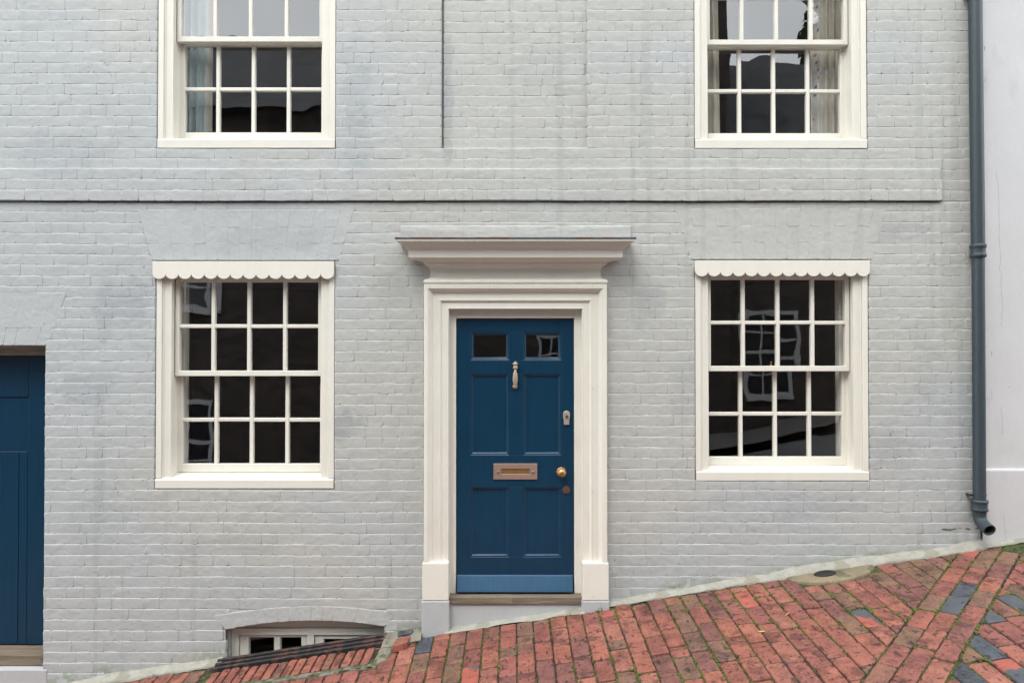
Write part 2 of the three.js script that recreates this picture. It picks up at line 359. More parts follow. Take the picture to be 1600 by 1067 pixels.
const paverBlue = std({ color: lin(0.072, 0.080, 0.098), map: paverMap, bumpMap: paverBump, bumpScale: 0.004, roughness: 0.5 });
const paverFlash = [std({ map: flashMap(231), bumpMap: paverBump, bumpScale: 0.004, roughness: 0.55 }), std({ map: flashMap(251), bumpMap: paverBump, bumpScale: 0.004, roughness: 0.55 })];
const paverOlive = std({ color: lin(0.195, 0.105, 0.065), map: paverMap, bumpMap: paverBump, bumpScale: 0.0045, roughness: 0.7 });

const paving = [];                                          // {poly (x, -z), mat, lift, tilt}
function lay(poly, o = {}) { if (poly.length >= 3 && area(poly) > 0.0011) paving.push({ poly, ...o }); }
function pickPaver(right) { const t = R(); return t < (right ? 0.09 : 0.004) ? paverBlue : t < (right ? 0.16 : 0.018) ? paverFlash[0] : t < (right ? 0.23 : 0.03) ? paverFlash[1] : t < (right ? 0.28 : 0.10) ? paverOlive : paverMats[Math.floor(R() * paverMats.length)]; }
const GA = Math.sin(0.8116), GB = Math.cos(0.8116);          // the drain line runs out from the foot of the pipe at 46.5 degrees
const gp = [3.105, -0.045], gd = [-GA, -GB], gn = [GB, -GA];  // in (x, -z)
const gs = p => (p[0] - gp[0]) * gn[0] + (p[1] - gp[1]) * gn[1];
const PW = 0.1135, PL = 0.226;
const slab = [[1.94, -0.02], [2.51, -0.02]];
function wallLine(x) { return x > 3.31 ? 0.05 : x > 0.67 ? 0.052 : x > -0.46 ? 0.085 : x > -0.86 ? 0.09 : 0.052; }
// columns square to the wall, main field and beyond the drain line
for (const side of [0, 1]) {
  let col = 0;
  for (let x = -0.872 + (side ? 0.03 : 0); x < 5.1; x += PW * rr(0.985, 1.015), col++) {
    const x0 = x + 0.0045, x1 = x + PW - 0.0045;
    if (side && x1 < 1.2) continue;
    let z = wallLine(x + PW / 2) - (col % 2 ? 0.11 : 0.0) - rr(0, 0.05) - (col % 5 === 0 ? 0.06 : 0);
    while (z < 2.3) {
      const L = PL * (R() < 0.07 ? 0.5 : rr(0.97, 1.03));
      let z0 = Math.max(z + 0.003, wallLine(x + PW / 2)), z1 = Math.min(z + L - 0.004, 2.31);
      z += L;
      if (z1 - z0 < 0.03) continue;
      const sk = rr(-0.003, 0.003), s2 = rr(-0.002, 0.002);
      let poly = [[x0 + s2, -z1 + sk], [x1 + s2, -z1 - sk], [x1, -z0 - sk], [x0, -z0 + sk]];
      if (side === 0) poly = clip(poly, gn[0], gn[1], gn[0] * gp[0] + gn[1] * gp[1] - 0.007);
      else poly = clip(poly, -gn[0], -gn[1], -(gn[0] * gp[0] + gn[1] * gp[1] + 0.333));
      if (poly.length < 3) continue;
      const c = centre(poly);
      // room for the old stone slab at the foot of the wall
      if (side === 0 && c[0] > 1.90 && c[0] < 2.55 && -c[1] < 0.27) {
        const zs = 0.045 + 0.165 * Math.sqrt(Math.max(0, 1 - ((c[0] - 2.2) / 0.33) ** 2));
        poly = clip(poly, 0, 1, -zs - 0.012);
        if (poly.length < 3 || area(poly) < 0.003) continue;
      }
      const wallward = -c[1] < 0.16 && c[0] > 0.6, damp = -c[1] < 0.30 && c[0] > 2.45;   // stained bricks along the wall, algae-brown ones by the drain
      lay(poly, { mat: damp && R() < 0.7 ? paverOlive : wallward && R() < 0.6 ? paverMats[5] : pickPaver(side) });
    }
  }
}
// three rows along the drain line
for (let r = 0; r < 3; r++) {
  let t = -0.32 + 0.09 * r;
  while (t < 3.2) {
    const L = 0.224 * (R() < 0.08 ? 0.55 : rr(0.97, 1.04));
    const s0 = r * 0.108 + 0.004, s1 = s0 + 0.101, t0 = t + 0.003, t1 = t + L - 0.004;
    t += L;
    const q = (s, tt) => [gp[0] + gn[0] * s + gd[0] * tt, gp[1] + gn[1] * s + gd[1] * tt];
    let poly = [q(s0, t1), q(s1, t1), q(s1, t0), q(s0, t0)];
    if (area(poly) < 0) poly.reverse();
    poly = clip(poly, 0, 1, -0.05);
    poly = clip(poly, 0, -1, 2.31);
    lay(poly, { ang: Math.PI / 2 - 0.8116, mat: t < 0.25 ? (r === 0 ? paverFlash[1] : paverOlive) : r === 1 && t > 0.66 && t < 0.9 ? paverBlue : r === 1 && t > 0.9 && t < 1.12 ? paverFlash[0] : pickPaver() });
  }
}
// soldier bricks on edge along the light well
for (let x = -2.04; x < -0.93; x += 0.066 * rr(0.95, 1.05)) {
  const z0 = 0.125 + rr(0, 0.012), z1 = 0.335 + rr(-0.012, 0.01);
  const k = 0.012 * (x + 1.5);
  lay([[x + 0.004 - k, -z1], [x + 0.060 - k, -z1], [x + 0.060, -z0], [x + 0.004, -z0]], { mat: paverMats[[0, 1, 3, 8, 2, 6][Math.floor(R() * 6)]], lift: 0.006 });
}
// left of the light well and in front of it
{
  let col = 0;
  for (let x = -4.6; x < -0.9; x += PW * rr(0.98, 1.02), col++) {
    const start = x + PW > -2.05 ? 0.395 : 0.06;
    let z = start - (col % 2 ? 0.1 : 0);
    while (z < 2.3) {
      const L = PL * (R() < 0.15 ? 0.5 : rr(0.97, 1.03));
      const z0 = Math.max(z + 0.003, start), z1 = Math.min(z + L - 0.005, 2.31); z += L;
      if (z1 - z0 < 0.03) continue;
      lay([[x + 0.004, -z1], [x + PW - 0.004, -z1], [x + PW - 0.004, -z0], [x + 0.004, -z0]], { mat: pickPaver() });
    }
  }
}
// loose bricks bedded in mortar beside the step
lay([[-0.80, -0.235], [-0.70, -0.225], [-0.695, -0.085], [-0.79, -0.095]].map(p => p), { mat: paverMats[3], lift: 0.035, tilt: [0.03, -0.16] });
lay([[-0.79, -0.085], [-0.69, -0.08], [-0.685, -0.03], [-0.785, -0.035]], { mat: paverFlash[0], lift: 0.045, tilt: [0, 0.1] });

const zSeen = x => (0.4665 + 0.152 * x) / 0.5587;
const paverRings = [[0, -0.05], [0.0002, -0.007], [0.0026, -0.0024], [0.0075, 0]];
const farPavers = [], nearPavers = [];
for (const b of paving) {
  const c = centre(b.poly), z = -c[1], tx = (b.tilt?.[0] ?? 0) + rr(-0.018, 0.018), tz = (b.tilt?.[1] ?? 0) + rr(-0.014, 0.014);
  const lift = (b.lift ?? 0) + rr(-0.0025, 0.004), ou = R() * 5, ov = R() * 5, turn = R() < 0.5;
  b.geo = piece(b.poly, paverRings, {
    corner: 0.009, seg: 0.04, wob: 0.0024, ang: b.ang ?? 0, cap: rr(-0.001, 0.0012),
    put: (x, y, h) => [x, groundY(c[0], z) + 0.152 * (x - c[0]) - 0.07 * (-y - z) + lift + h + tx * (x - c[0]) + tz * (y - c[1]), -y],
    uv: (x, y) => turn ? [x - c[0] + ou, y - c[1] + ov] : [y - c[1] + ou, x - c[0] + ov],
  });
  const near = z < zSeen(c[0]) + 0.12 && Math.abs(c[0]) < 0.76 * (4.8 - z) + 0.1;
  b.size = area(b.poly) * (4.8 / (4.8 - z)) ** 3;
  (near ? nearPavers : farPavers).push(b);
}
nearPavers.sort((a, b) => b.size - a.size);
nearPavers.forEach((b, i) => { if (i < 300) part(pavement, 'brick', b.geo, b.mat); else farPavers.push(b); });
{
  // the remaining bricks, joined by colour
  const by = new Map();
  for (const b of farPavers) { const k = paverMats.includes(b.mat) ? paverMats[paverMats.indexOf(b.mat) % 4] : b.mat; (by.get(k) ?? by.set(k, []).get(k)).push(b.geo); }
  for (const [m, gs_] of by) part(pavement, 'brick_field', gs_, m).userData.kind = 'stuff';
}
console.log('pavers', nearPavers.length, farPavers.length);

const oldConcrete = std({ map: rep(colourTexture(256, 256, (u, v) => { const k = 0.9 + 0.4 * fbm(u * 10, v * 10, 4, 191, 10), m = step(0.0, 0.25, fbm(u * 7, v * 7, 4, 196, 7)); return [mix(0.19, 0.085, m) * k, mix(0.175, 0.09, m) * k, mix(0.14, 0.04, m) * k]; }), 2), bumpMap: rep(paverBump, 1), bumpScale: 0.006, roughness: 0.95 });
// cement fillets where the paving meets the wall
function fillet(x0, x1, hFn, wFn, seed) {
  const us = lines(x0, x1, 0.025), prof = [[1, -0.25], [1, -0.02], [0.86, 0.25], [0.45, 0.62], [0.12, 0.96], [0.0, 1.0], [-0.15, 0.97]];
  return flip(sheet(us, prof.map((_, i) => i), (x, i) => {
    const [pz, py] = prof[i], w = wFn(x) * (1 + 0.16 * noise(x * 6, seed, 3)), h = hFn(x) * (1 + 0.22 * noise(x * 5, seed, 4));
    return [x, groundY(x, 0) + h * py + 0.003 * noise(x * 30, i * 1.7, seed), pz * w + 0.003 * noise(x * 25, i * 2.1, seed + 1)];
  }, (x, i) => [x, i * 0.03]));
}
const ease = (a, b, x) => step(a, b, x);
part(pavement, 'cement_fillet', fillet(0.66, 3.30, x => 0.026 + 0.018 * ease(1.2, 2.2, x), () => 0.050, 1), M.cement);
part(pavement, 'cement_fillet', fillet(-3.9, -2.02, x => 0.02 + 0.02 * ease(-3.3, -2.6, x), () => 0.055, 2), M.cement);
part(pavement, 'cement_fillet', fillet(3.30, 5.0, () => 0.025, () => 0.045, 3), M.cement);
part(pavement, 'cement_fillet', fillet(-0.47, 0.50, () => 0.016, () => 0.088, 4), M.cement);
part(pavement, 'cement_fillet', fillet(-0.885, -0.62, () => 0.03, () => 0.15, 6), oldConcrete);
// concrete strip between the soldier bricks and the field
part(pavement, 'concrete_strip', piece([[-2.1, -0.392], [-0.87, -0.392], [-0.84, -0.20], [-0.905, -0.20], [-0.93, -0.338], [-2.1, -0.338]].slice(0, 2).concat([[-0.90, -0.340], [-2.1, -0.340]]), [[0, -0.04], [0.002, -0.004], [0.008, 0.004]], { corner: 0.01, seg: 0.04, wob: 0.008, put: (x, y, h) => [x, groundY(x, -y) + h, -y], uv: (x, y) => [x, y] }), oldConcrete);
part(pavement, 'concrete_strip', piece([[-0.92, -0.39], [-0.80, -0.30], [-0.79, -0.04], [-0.875, -0.04], [-0.90, -0.2]], [[0, -0.04], [0.004, -0.002], [0.012, 0.010]], { corner: 0.01, seg: 0.04, wob: 0.007, put: (x, y, h) => [x, groundY(x, -y) + h, -y], uv: (x, y) => [x, y] }), oldConcrete);

// light well under the basement window
{
  const w = group(pavement, 'light_well');
  const g = (x0, x1, z0, z1) => bx(x0, x1, -1.3, groundY(x0, 0.1) - 0.012, z0, z1, 0);
  part(w, 'side', [g(-2.10, -2.032, -0.3, 0.13)], M.cement);
  part(w, 'side', [g(-0.883, -0.82, -0.3, 0.13)], M.cement);
  part(w, 'side', [bx(-2.032, -0.883, -1.3, groundY(-2.03, 0.13) - 0.03, 0.122, 0.2, 0)], M.cement);
  part(w, 'floor', [bx(-2.1, -0.82, -1.36, -1.3, -0.3, 0.2, 0)], M.cement);
}

// ------------------------------------------------------------------ the house
const house = thing('painted_brick_house', 'pale grey painted brick house with four cream sash windows and blue doors', 'house');
const zLevel = (x, y) => {
  if (y > BAND0 && y < BAND1 && x < 3.022) return 0.022;
  if (y > REC.y0 && x > REC.x0 && x < REC.x1) return -0.022;
  return 0;
};
const inOpening = (x, y, e = 0) => {
  for (const w of WIN) if (Math.abs(x - w.x) < w.w / 2 + 0.004 - e && y > w.b - 0.004 + e && y < w.top - e) return true;
  if (x > SIDE.x0 + e && x < SIDE.x1 - e && y < SIDE.y1 - e) return true;
  if (x > DOORO.x0 + e && x < DOORO.x1 - e && y > DOORO.y0 && y < DOORO.y1 - e) return true;
  if (x > BASE.x0 && x < BASE.x1 && y < baseTop(x) + 0.012) return true;
  return false;
};
// solid wall behind the brick faces
{
  const s = new THREE.Shape([[WX0, WY0 - 0.3], [WX1, WY0 - 0.3], [WX1, 6.3], [WX0, 6.3]].map(p => new THREE.Vector2(...p)));
  const hole = pts => s.holes.push(new THREE.Path(pts.map(p => new THREE.Vector2(...p))));
  for (const w of WIN) { const a = w.x - w.w / 2 - 0.006, b = w.x + w.w / 2 + 0.006; hole([[a, w.b - 0.006], [a, w.top], [b, w.top], [b, w.b - 0.006]]); }
  hole([[SIDE.x0, SIDE.y0], [SIDE.x0, SIDE.y1], [SIDE.x1 + 0.003, SIDE.y1], [SIDE.x1 + 0.003, SIDE.y0]]);
  hole([[DOORO.x0, DOORO.y0], [DOORO.x0, DOORO.y1], [DOORO.x1, DOORO.y1], [DOORO.x1, DOORO.y0]]);
  const arch = [[BASE.x0, -1.2]]; for (let i = 0; i <= 10; i++) { const x = mix(BASE.x0, BASE.x1, i / 10); arch.push([x, baseTop(x)]); } arch.push([BASE.x1, -1.2]); hole(arch);
  const g = new THREE.ExtrudeGeometry(s, { depth: 0.26, bevelEnabled: false }); g.translate(0, 0, -0.31);
  const p = g.attributes.position, uv = g.attributes.uv; for (let i = 0; i < p.count; i++) uv.setXY(i, ...wallUV(clamp(p.getX(i), WX0, WX1), clamp(p.getY(i), MY0, 5)));
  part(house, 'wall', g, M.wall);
}
// joints: a thick coat of paint over the mortar, partly filling them
{
  const xs = lines(WX0, WX1, 0.021), ys = [];
  for (let k = Math.floor((WY0 - BAND0) / COURSE); ; k++) {
    const y = BAND0 + k * COURSE; if (y > 6.3) break;
    ys.push(y - 0.006, y, y + 0.006, y + 0.022, y + 0.040, y + 0.056);
  }
  const cut = (arr, v) => { arr.push(v - 0.0006, v + 0.0006); };
  for (const w of WIN) { cut(xs, w.x - w.w / 2 - 0.004); cut(xs, w.x + w.w / 2 + 0.004); cut(ys, w.b - 0.004); cut(ys, w.top); }
  cut(xs, SIDE.x1); cut(ys, SIDE.y1); cut(xs, 3.022); cut(xs, REC.x0); cut(xs, REC.x0 + 0.010); cut(xs, REC.x1); cut(ys, REC.y0); cut(ys, BAND0); cut(ys, BAND1); cut(ys, BAND0 - 0.011);
  const tidy = arr => { arr.sort((a, b) => a - b); return arr.filter((v, i) => i === 0 || v - arr[i - 1] > 0.0004); };
  const fill = (x, y) => {
    let z = zLevel(x, y) - Math.max(0.0032, 0.0040 - 0.0032 * fbm(x * 5, y * 8, 3, 301) - 0.0006 * noise(x * 40, y * 40, 302));
    if (y < BAND0 && y > BAND0 - 0.0105 && x < 3.03) z = -0.034;             // open joint under the band
    if (y > REC.y0 && x > REC.x0 && x < REC.x0 + 0.0095) z = -0.048;          // open joint down the side of the panel
    return z;
  };
  const jx = tidy(xs), jy = tidy(ys);
  const put = (x, y) => [x, y, fill(x, y)];
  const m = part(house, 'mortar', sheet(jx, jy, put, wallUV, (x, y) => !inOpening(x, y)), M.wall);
  m.userData.label = 'painted mortar joints of the front wall';
}
// bricks in Flemish bond, cut round the openings
const bricks = [];
const archSpan = [];                                         // [y0, y1, left(y), right(y)]
for (const w of WIN) if (w.arch) { const a = w.x - w.w / 2, b = w.x + w.w / 2, y1 = w.top + 0.36; archSpan.push({ y0: w.top, y1, l: y => a - 0.03 - 0.10 * (y - w.top) / 0.36, r: y => b + 0.03 + 0.10 * (y - w.top) / 0.36, n: 17, a, b }); }
archSpan.push({ y0: SIDE.y1, y1: SIDE.y1 + 0.375, l: y => SIDE.x0 - 0.14 * (y - SIDE.y1) / 0.375, r: y => SIDE.x1 + 0.005 + 0.14 * (y - SIDE.y1) / 0.375, n: 14 });
const archRing = x => baseTop(clamp(x, BASE.x0, BASE.x1)) + 0.105;
const brickRings = [[0, -0.03], [0.0002, -0.0036], [0.0034, -0.0014], [0.0085, 0]];
const sag = (x, y) => 0.0042 * noise(x * 0.8, y * 1.6, 311) + 0.0022 * noise(x * 5.5, y * 13.28, 312);   // hand-laid courses wander a little
function addBrick(poly, o = {}) {
  if (poly.length < 3 || area(poly) < 0.0007) return;
  const c = centre(poly), zl = zLevel(c[0], c[1]) + (o.dz ?? rr(-0.0006, 0.0006)), tx = rr(-0.006, 0.006), ty = o.name ? rr(-0.002, 0.002) : rr(0.018, 0.046), deep = rr(0.8, 1.15), ends = rr(0.0, 0.16);
  bricks.push({ area: area(poly), c, o, geo: piece(poly, o.rings ?? brickRings, {
    corner: 0.007, seg: 0.04, wob: o.wob ?? 0.0012, cap: rr(-0.0006, 0.0006), top: 1, bot: o.name ? 1 : 0.5,
    soft: (nx, ny, x, y) => deep * mix(ends, (ny > 0 ? clamp(0.95 + 0.5 * noise(x * 9, y * 13, 313), 0.4, 1.5) : clamp(0.10 + 0.95 * noise(x * 7, y * 13, 314), 0.02, 0.95)), ny * ny),
    put: (x, y, h) => [x, y + (o.name ? 0 : sag(x, y)), zl + h + tx * (x - c[0]) + ty * (y - c[1])], uv: wallUV,
  }) });
}
for (let k = Math.floor((WY0 - BAND0) / COURSE); ; k++) {
  const yA = BAND0 + k * COURSE, yB = yA + COURSE; if (yA > WY1) break;
  const y0 = yA - 0.0004, y1 = yB - 0.0002 - (Math.abs(yB - BAND0) < 1e-6 ? 0.008 : 0), ym = (yA + yB) / 2;
  // blocked spans: [x0, x1, polygon y range left for thin bricks]
  const blk = [];
  for (const w of WIN) {
    const a = w.x - w.w / 2 - 0.004, b = w.x + w.w / 2 + 0.004;
    if (w.b >= yB || w.top <= yA) continue;
    if (w.b > yA + 0.02) blk.push([a, b, y0, w.b - 0.004]);
    else if (w.top < yB - 0.02 && !w.arch) blk.push([a, b, w.top + 0.003, y1]);
    else blk.push([a, b]);
  }
  if (SIDE.y1 > yA) blk.push([SIDE.x0, SIDE.x1 + rr(-0.003, 0.004)]);
  if (DOORO.y1 > yA) blk.push([-0.62, 0.66]);
  if (ym > 2.16 && ym < 2.45) blk.push([-0.55, 0.60]);
  if (ym < archRing(-1.45) - 0.01) {
    let a = BASE.x0, b = BASE.x1;
    if (ym > BASE.ys - 0.05) { let l = 9, r = -9; for (let x = BASE.x0 - 0.02; x <= BASE.x1 + 0.02; x += 0.01) if (archRing(x) > ym) { l = Math.min(l, x); r = Math.max(r, x); } a = l; b = r; }
    if (b > a) blk.push([a, b]);
  }
  for (const s of archSpan) if (ym > s.y0 - COURSE * 0.5 && ym < s.y1) blk.push([s.l, s.r]);
  if (ym > REC.y0 - 0.01) blk.push([REC.x0 - 0.0005, REC.x0 + 0.011]);
  const at = (v, y) => typeof v === 'function' ? v(y) : v;
  // laying pattern: stretcher, header, stretcher, header
  const phase = (((k % 2) + 2) % 2) * 0.168 + rr(-0.02, 0.02);
  let x = WX0 - 0.4 + phase, i = 0;
  const breaks = [REC.x0, REC.x1].filter(() => ym > REC.y0 - 0.01).concat(ym > BAND0 && ym < BAND1 ? [3.022] : []);
  while (x < WX1) {
    const L = (i++ % 2 || R() < 0.42 ? 0.1125 : 0.2245) * rr(0.95, 1.05);
    let segs = [[Math.max(x, WX0), Math.min(x + L, WX1)]]; x += L;
    for (const b of breaks) segs = segs.flatMap(([a, c]) => a < b && c > b ? [[a, b], [b, c]] : [[a, c]]);
    for (const [a, c] of segs) {
      if (c - a < 0.02) continue;
      let polys = [[[a - 0.0030, y0], [c + 0.0030, y0], [c + 0.0030, y1], [a - 0.0030, y1]]];
      for (const q of blk) {
        const l0 = at(q[0], yA), l1 = at(q[0], yB), r0 = at(q[1], yA), r1 = at(q[1], yB);
        const out = [];
        for (const p of polys) {
          // left remainder: below the slanted line through (l0, yA)-(l1, yB)
          const nl = [yB - yA, -(l1 - l0)], cl = nl[0] * l0 + nl[1] * yA;
          const nr = [-(yB - yA), (r1 - r0)], cr = nr[0] * r0 + nr[1] * yA;
          const L_ = clip(p, nl[0], nl[1], cl - 0.001 * nl[0]), R_ = clip(p, nr[0], nr[1], cr + 0.001 * nr[0]);
          if (L_.length > 2) out.push(L_); if (R_.length > 2) out.push(R_);
          if (q.length > 2) { let mid = clip(clip(p, 1, 0, r0), -1, 0, -l0); mid = clip(clip(mid, 0, 1, q[3]), 0, -1, -q[2]); if (mid.length > 2 && q[3] - q[2] > 0.016) out.push(mid); }
        }
        polys = out;
      }
      for (const p of polys) addBrick(p);
    }
  }
}
// gauged flat arches over the windows and the side door
const archRings = [[0, -0.03], [0.0002, -0.0009], [0.0030, -0.0004], [0.010, 0]];
for (const s of archSpan) for (let i = 0; i < s.n; i++) {
  const e = -0.0032, P = (t, y) => [mix(s.l(y), s.r(y), t), y];
  const t0 = i / s.n, t1 = (i + 1) / s.n, ya = s.y0 + 0.0015, yb = s.y1 - 0.002;
  const mid = s.n > 14 && i % 2 ? mix(ya, yb, 0.66) : mix(ya, yb, 0.34);
  for (const [a, b] of [[ya, mid], [mid - 0.004, yb]]) {
    const p = [P(t0, a), P(t1, a), P(t1, b), P(t0, b)]; p[0][0] += e; p[3][0] += e; p[1][0] -= e; p[2][0] -= e;
    addBrick(p, { name: 'voussoir', dz: rr(-0.0003, 0.0003), rings: archRings, wob: 0.0006 });
  }
}
// segmental arch over the basement window
for (let i = 0; i < 15; i++) {
  const t0 = i / 15, t1 = (i + 1) / 15, e = -0.0032;
  const q = (t, k) => { const x = mix(BASE.x0, BASE.x1, t), d = (t - 0.5) * 0.16 * k; return [x + d, baseTop(x) + 0.003 * (k ? 0 : 1) + k * 0.105 * (1 - 0.1 * Math.abs(t - 0.5))]; };
  const a = q(t0, 0), b = q(t1, 0), c = q(t1, 1), d = q(t0, 1); a[0] += e; d[0] += e; b[0] -= e; c[0] -= e;
  addBrick([a, b, c, d], { name: 'voussoir', dz: rr(0, 0.001), rings: [[0, -0.16], [0.0002, -0.0010], [0.0030, -0.0004], [0.010, 0]], wob: 0.001 });
}
{
  const seen = b => b.c[1] > groundY(b.c[0], 0) && b.c[1] < 4.22 && b.c[0] > -3.66;
  const own = bricks.filter(b => seen(b) && !b.o.name).sort((a, b) => b.area - a.area).slice(0, 300), set = new Set(own), rest = [];
  for (const b of bricks) {
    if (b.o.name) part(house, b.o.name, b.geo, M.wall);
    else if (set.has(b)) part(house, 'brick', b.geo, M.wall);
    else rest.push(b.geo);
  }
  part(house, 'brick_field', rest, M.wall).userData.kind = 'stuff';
  console.log('wall bricks', bricks.length);
}

// ------------------------------------------------------------------ sash windows
function paneGeo(w, h, x, y, z, strength) {
  const g = new THREE.PlaneGeometry(w, h, 8, 10), p = g.attributes.position, sx = R() * 50, sy = R() * 50;
  const ax = rr(-0.006, 0.006), ay = rr(-0.006, 0.006), fx = rr(3, 9), fy = rr(3, 9);
  for (let i = 0; i < p.count; i++) {
    const px = p.getX(i), py = p.getY(i);
    p.setZ(i, strength * fbm(px * fx + sx, py * fy + sy, 2, 401) + px * ax + py * ay);
  }
  g.computeVertexNormals(); g.translate(x, y, z); return g;
}
function sashWindow(W, label, opt = {}) {
  const g = group(house, 'window', label), s = W.s, sy = W.sy, x = W.x, b = W.b, hw = W.w / 2, face = 0.10 * s;
  const xi0 = x - hw + face, xi1 = x + hw - face, top = W.top - (W.pelmet ? 0.028 : 0.002);
  const Y = v => b + v * sy;
  // box frame
  const F = [];
  for (const q of [-1, 1]) {
    const o = x + q * hw, st = o - q * 0.040, inn = q < 0 ? xi0 : xi1;
    const lim = (a, c) => [Math.min(a, c), Math.max(a, c)];
    F.push(bx(...lim(o, st), b + 0.066, top, -0.06, -0.003, 0.004));
    F.push(bx(...lim(st + q * 0.003, inn), b + 0.060, top, -0.055, -0.020, 0.004));
    F.push(bx(...lim(st - q * 0.0, st - q * 0.009), b + 0.064, top, -0.03, -0.012, 0.004));
    F.push(bx(...lim(o, inn + q * 0.004), b + 0.05, top, -0.19, -0.0565, 0));
    F.push(bx(...lim(inn + q * 0.006, inn - q * 0.006), b + 0.07, top, -0.1215, -0.1135, 0.002));
  }
  F.push(bx(xi0 - 0.002, xi1 + 0.002, Y(1.492), top, -0.055, -0.0215, 0.003));
  F.push(bx(x - hw + 0.002, x + hw - 0.002, Y(1.505), top - 0.001, -0.188, -0.056, 0));
  part(g, 'frame', F, M.cream);
  // sill with a weathered top
  const sp = new THREE.Shape([[0.003, 0], [0.004, 0.055], [0.000, 0.064], [-0.20, 0.098], [-0.20, 0]].map(p => new THREE.Vector2(...p)));
  const sg = new THREE.ExtrudeGeometry(sp, { depth: W.w - 0.004, bevelEnabled: false }); sg.rotateY(-Math.PI / 2); sg.scale(1, 1, 1);
  // after the turn the profile's x runs along +z
  sg.translate(x + hw - 0.002, b, 0);
  part(g, 'sill', metricUV(toCreasedNormals(sg, 0.4)), M.cream);
  // sashes
  const gw = 0.2217 * s, bar = 0.0345 * s, glassW = 4 * gw + 3 * bar, gx0 = x - glassW / 2;
  const rowsU = [[0.821, 1.122], [1.153, 1.453]], rowsL = [[0.149, 0.450], [0.481, 0.782]];
  function sash(name, zf, yb, yt, rows) {
    const S = [];
    const gy0 = Y(rows[0][0]), gy1 = Y(rows[1][1]);
    S.push(bx(xi0 + 0.002, gx0, yb, yt, zf - 0.043, zf, 0.004), bx(gx0 + glassW, xi1 - 0.002, yb, yt, zf - 0.043, zf, 0.004));
    S.push(bx(gx0 - 0.001, gx0 + glassW + 0.001, yb, gy0, zf - 0.042, zf - 0.0006, 0.004), bx(gx0 - 0.001, gx0 + glassW + 0.001, gy1, yt, zf - 0.042, zf - 0.0006, 0.004));
    const wob = () => rr(-0.0012, 0.0012);
    for (let i = 1; i < 4; i++) {
      const xc = gx0 + i * gw + (i - 0.5) * bar + wob();
      S.push(bx(xc - bar * 0.40, xc + bar * 0.40, gy0 - 0.002, gy1 + 0.002, zf - 0.040, zf - 0.004, 0.006));
    }
    for (let i = 0; i < 4; i++) { // cross bars butt between the uprights
      const a = gx0 + i * (gw + bar) - bar * 0.14, c = a + gw + bar * 0.28, ym = (Y(rows[0][1]) + Y(rows[1][0])) / 2 + wob();
      S.push(bx(i === 0 ? gx0 - 0.002 : a, i === 3 ? gx0 + glassW + 0.002 : c, ym - bar * 0.40, ym + bar * 0.40, zf - 0.0385, zf - 0.005, 0.006));
    }
    part(g, name, S, M.cream);
    for (const r of rows) for (let i = 0; i < 4; i++) {
      const a = gx0 + i * (gw + bar) - 0.004, c = a + gw + 0.008, y0 = Y(r[0]) - 0.004, y1 = Y(r[1]) + 0.004;
      part(g, 'pane', paneGeo(c - a, y1 - y0, (a + c) / 2, (y0 + y1) / 2, zf - 0.020, [0.0004, 0.0008, 0.0015][Math.floor(R() * 3)] * (opt.wavy ?? 1)), M.glass);
    }
  }
  sash('upper_sash', -0.0655, Y(0.782), Y(1.500), rowsU);
  sash('lower_sash', -0.1225, Y(0.088), Y(0.818), rowsL);
  // brass catch on the meeting rail
  const fx = x - 0.03 * s, fy = Y(0.818);
  part(g, 'sash_fastener', [bx(fx - 0.022, fx + 0.022, fy, fy + 0.005, -0.150, -0.128, 0.001), lathe([[0.0001, 0.034], [0.006, 0.033], [0.008, 0.028], [0.004, 0.021], [0.004, 0.012], [0.009, 0.005], [0.009, 0]], 12).translate(fx + 0.004, fy, -0.14)], M.brass);
  if (W.pelmet) {
    const [pt, pb, x0, x1] = W.pelmet, n = 14, w = (x1 - x0) / n, r = w / 2, s2 = new THREE.Shape();
    const cy = pb + r * 0.86;
    s2.moveTo(x0, pt); s2.lineTo(x0, cy);
    for (let i = 0; i < n; i++) for (let k = 1; k <= 10; k++) { const a = Math.PI + Math.PI * k / 10; s2.lineTo(x0 + w * (i + 0.5) + r * Math.cos(a) * (k === 10 ? 0.999 : 1), cy + r * 0.86 * Math.sin(a)); }
    s2.lineTo(x1, pt);
    const pg = new THREE.ExtrudeGeometry(s2, { depth: 0.017, bevelEnabled: true, bevelSize: 0.0015, bevelThickness: 0.0015, bevelSegments: 1 });
    pg.translate(0, 0, 0.006);
    part(g, 'scalloped_pelmet', pg, M.cream);
  }
  return g;
}
const winLL = sashWindow(WIN[0], 'sash window under a scalloped board, nearer the blue side door', { wavy: 0.4 });
const winLR = sashWindow(WIN[1], 'sash window under a scalloped board, nearer the drainpipe', { wavy: 0.42 });
const winUL = sashWindow(WIN[2], 'upper sash window with pale teal curtain', { wavy: 1.3 });
const winUR = sashWindow(WIN[3], 'upper sash window with beige printed curtain', { wavy: 0.9 });
// folded shutters inside the lower windows
for (const [w, q] of [[WIN[0], -1], [WIN[1], 1], [WIN[0], 1], [WIN[1], -1]]) {
  const g = w === WIN[0] ? winLL : winLR, e = w.x + q * (w.w / 2 - 0.085);
  part(g, 'shutter', [bx(Math.min(e, e - q * 0.03), Math.max(e, e - q * 0.03), w.b + 0.1, w.top - 0.05, -0.255, -0.195, 0.003)], M.cream);
}

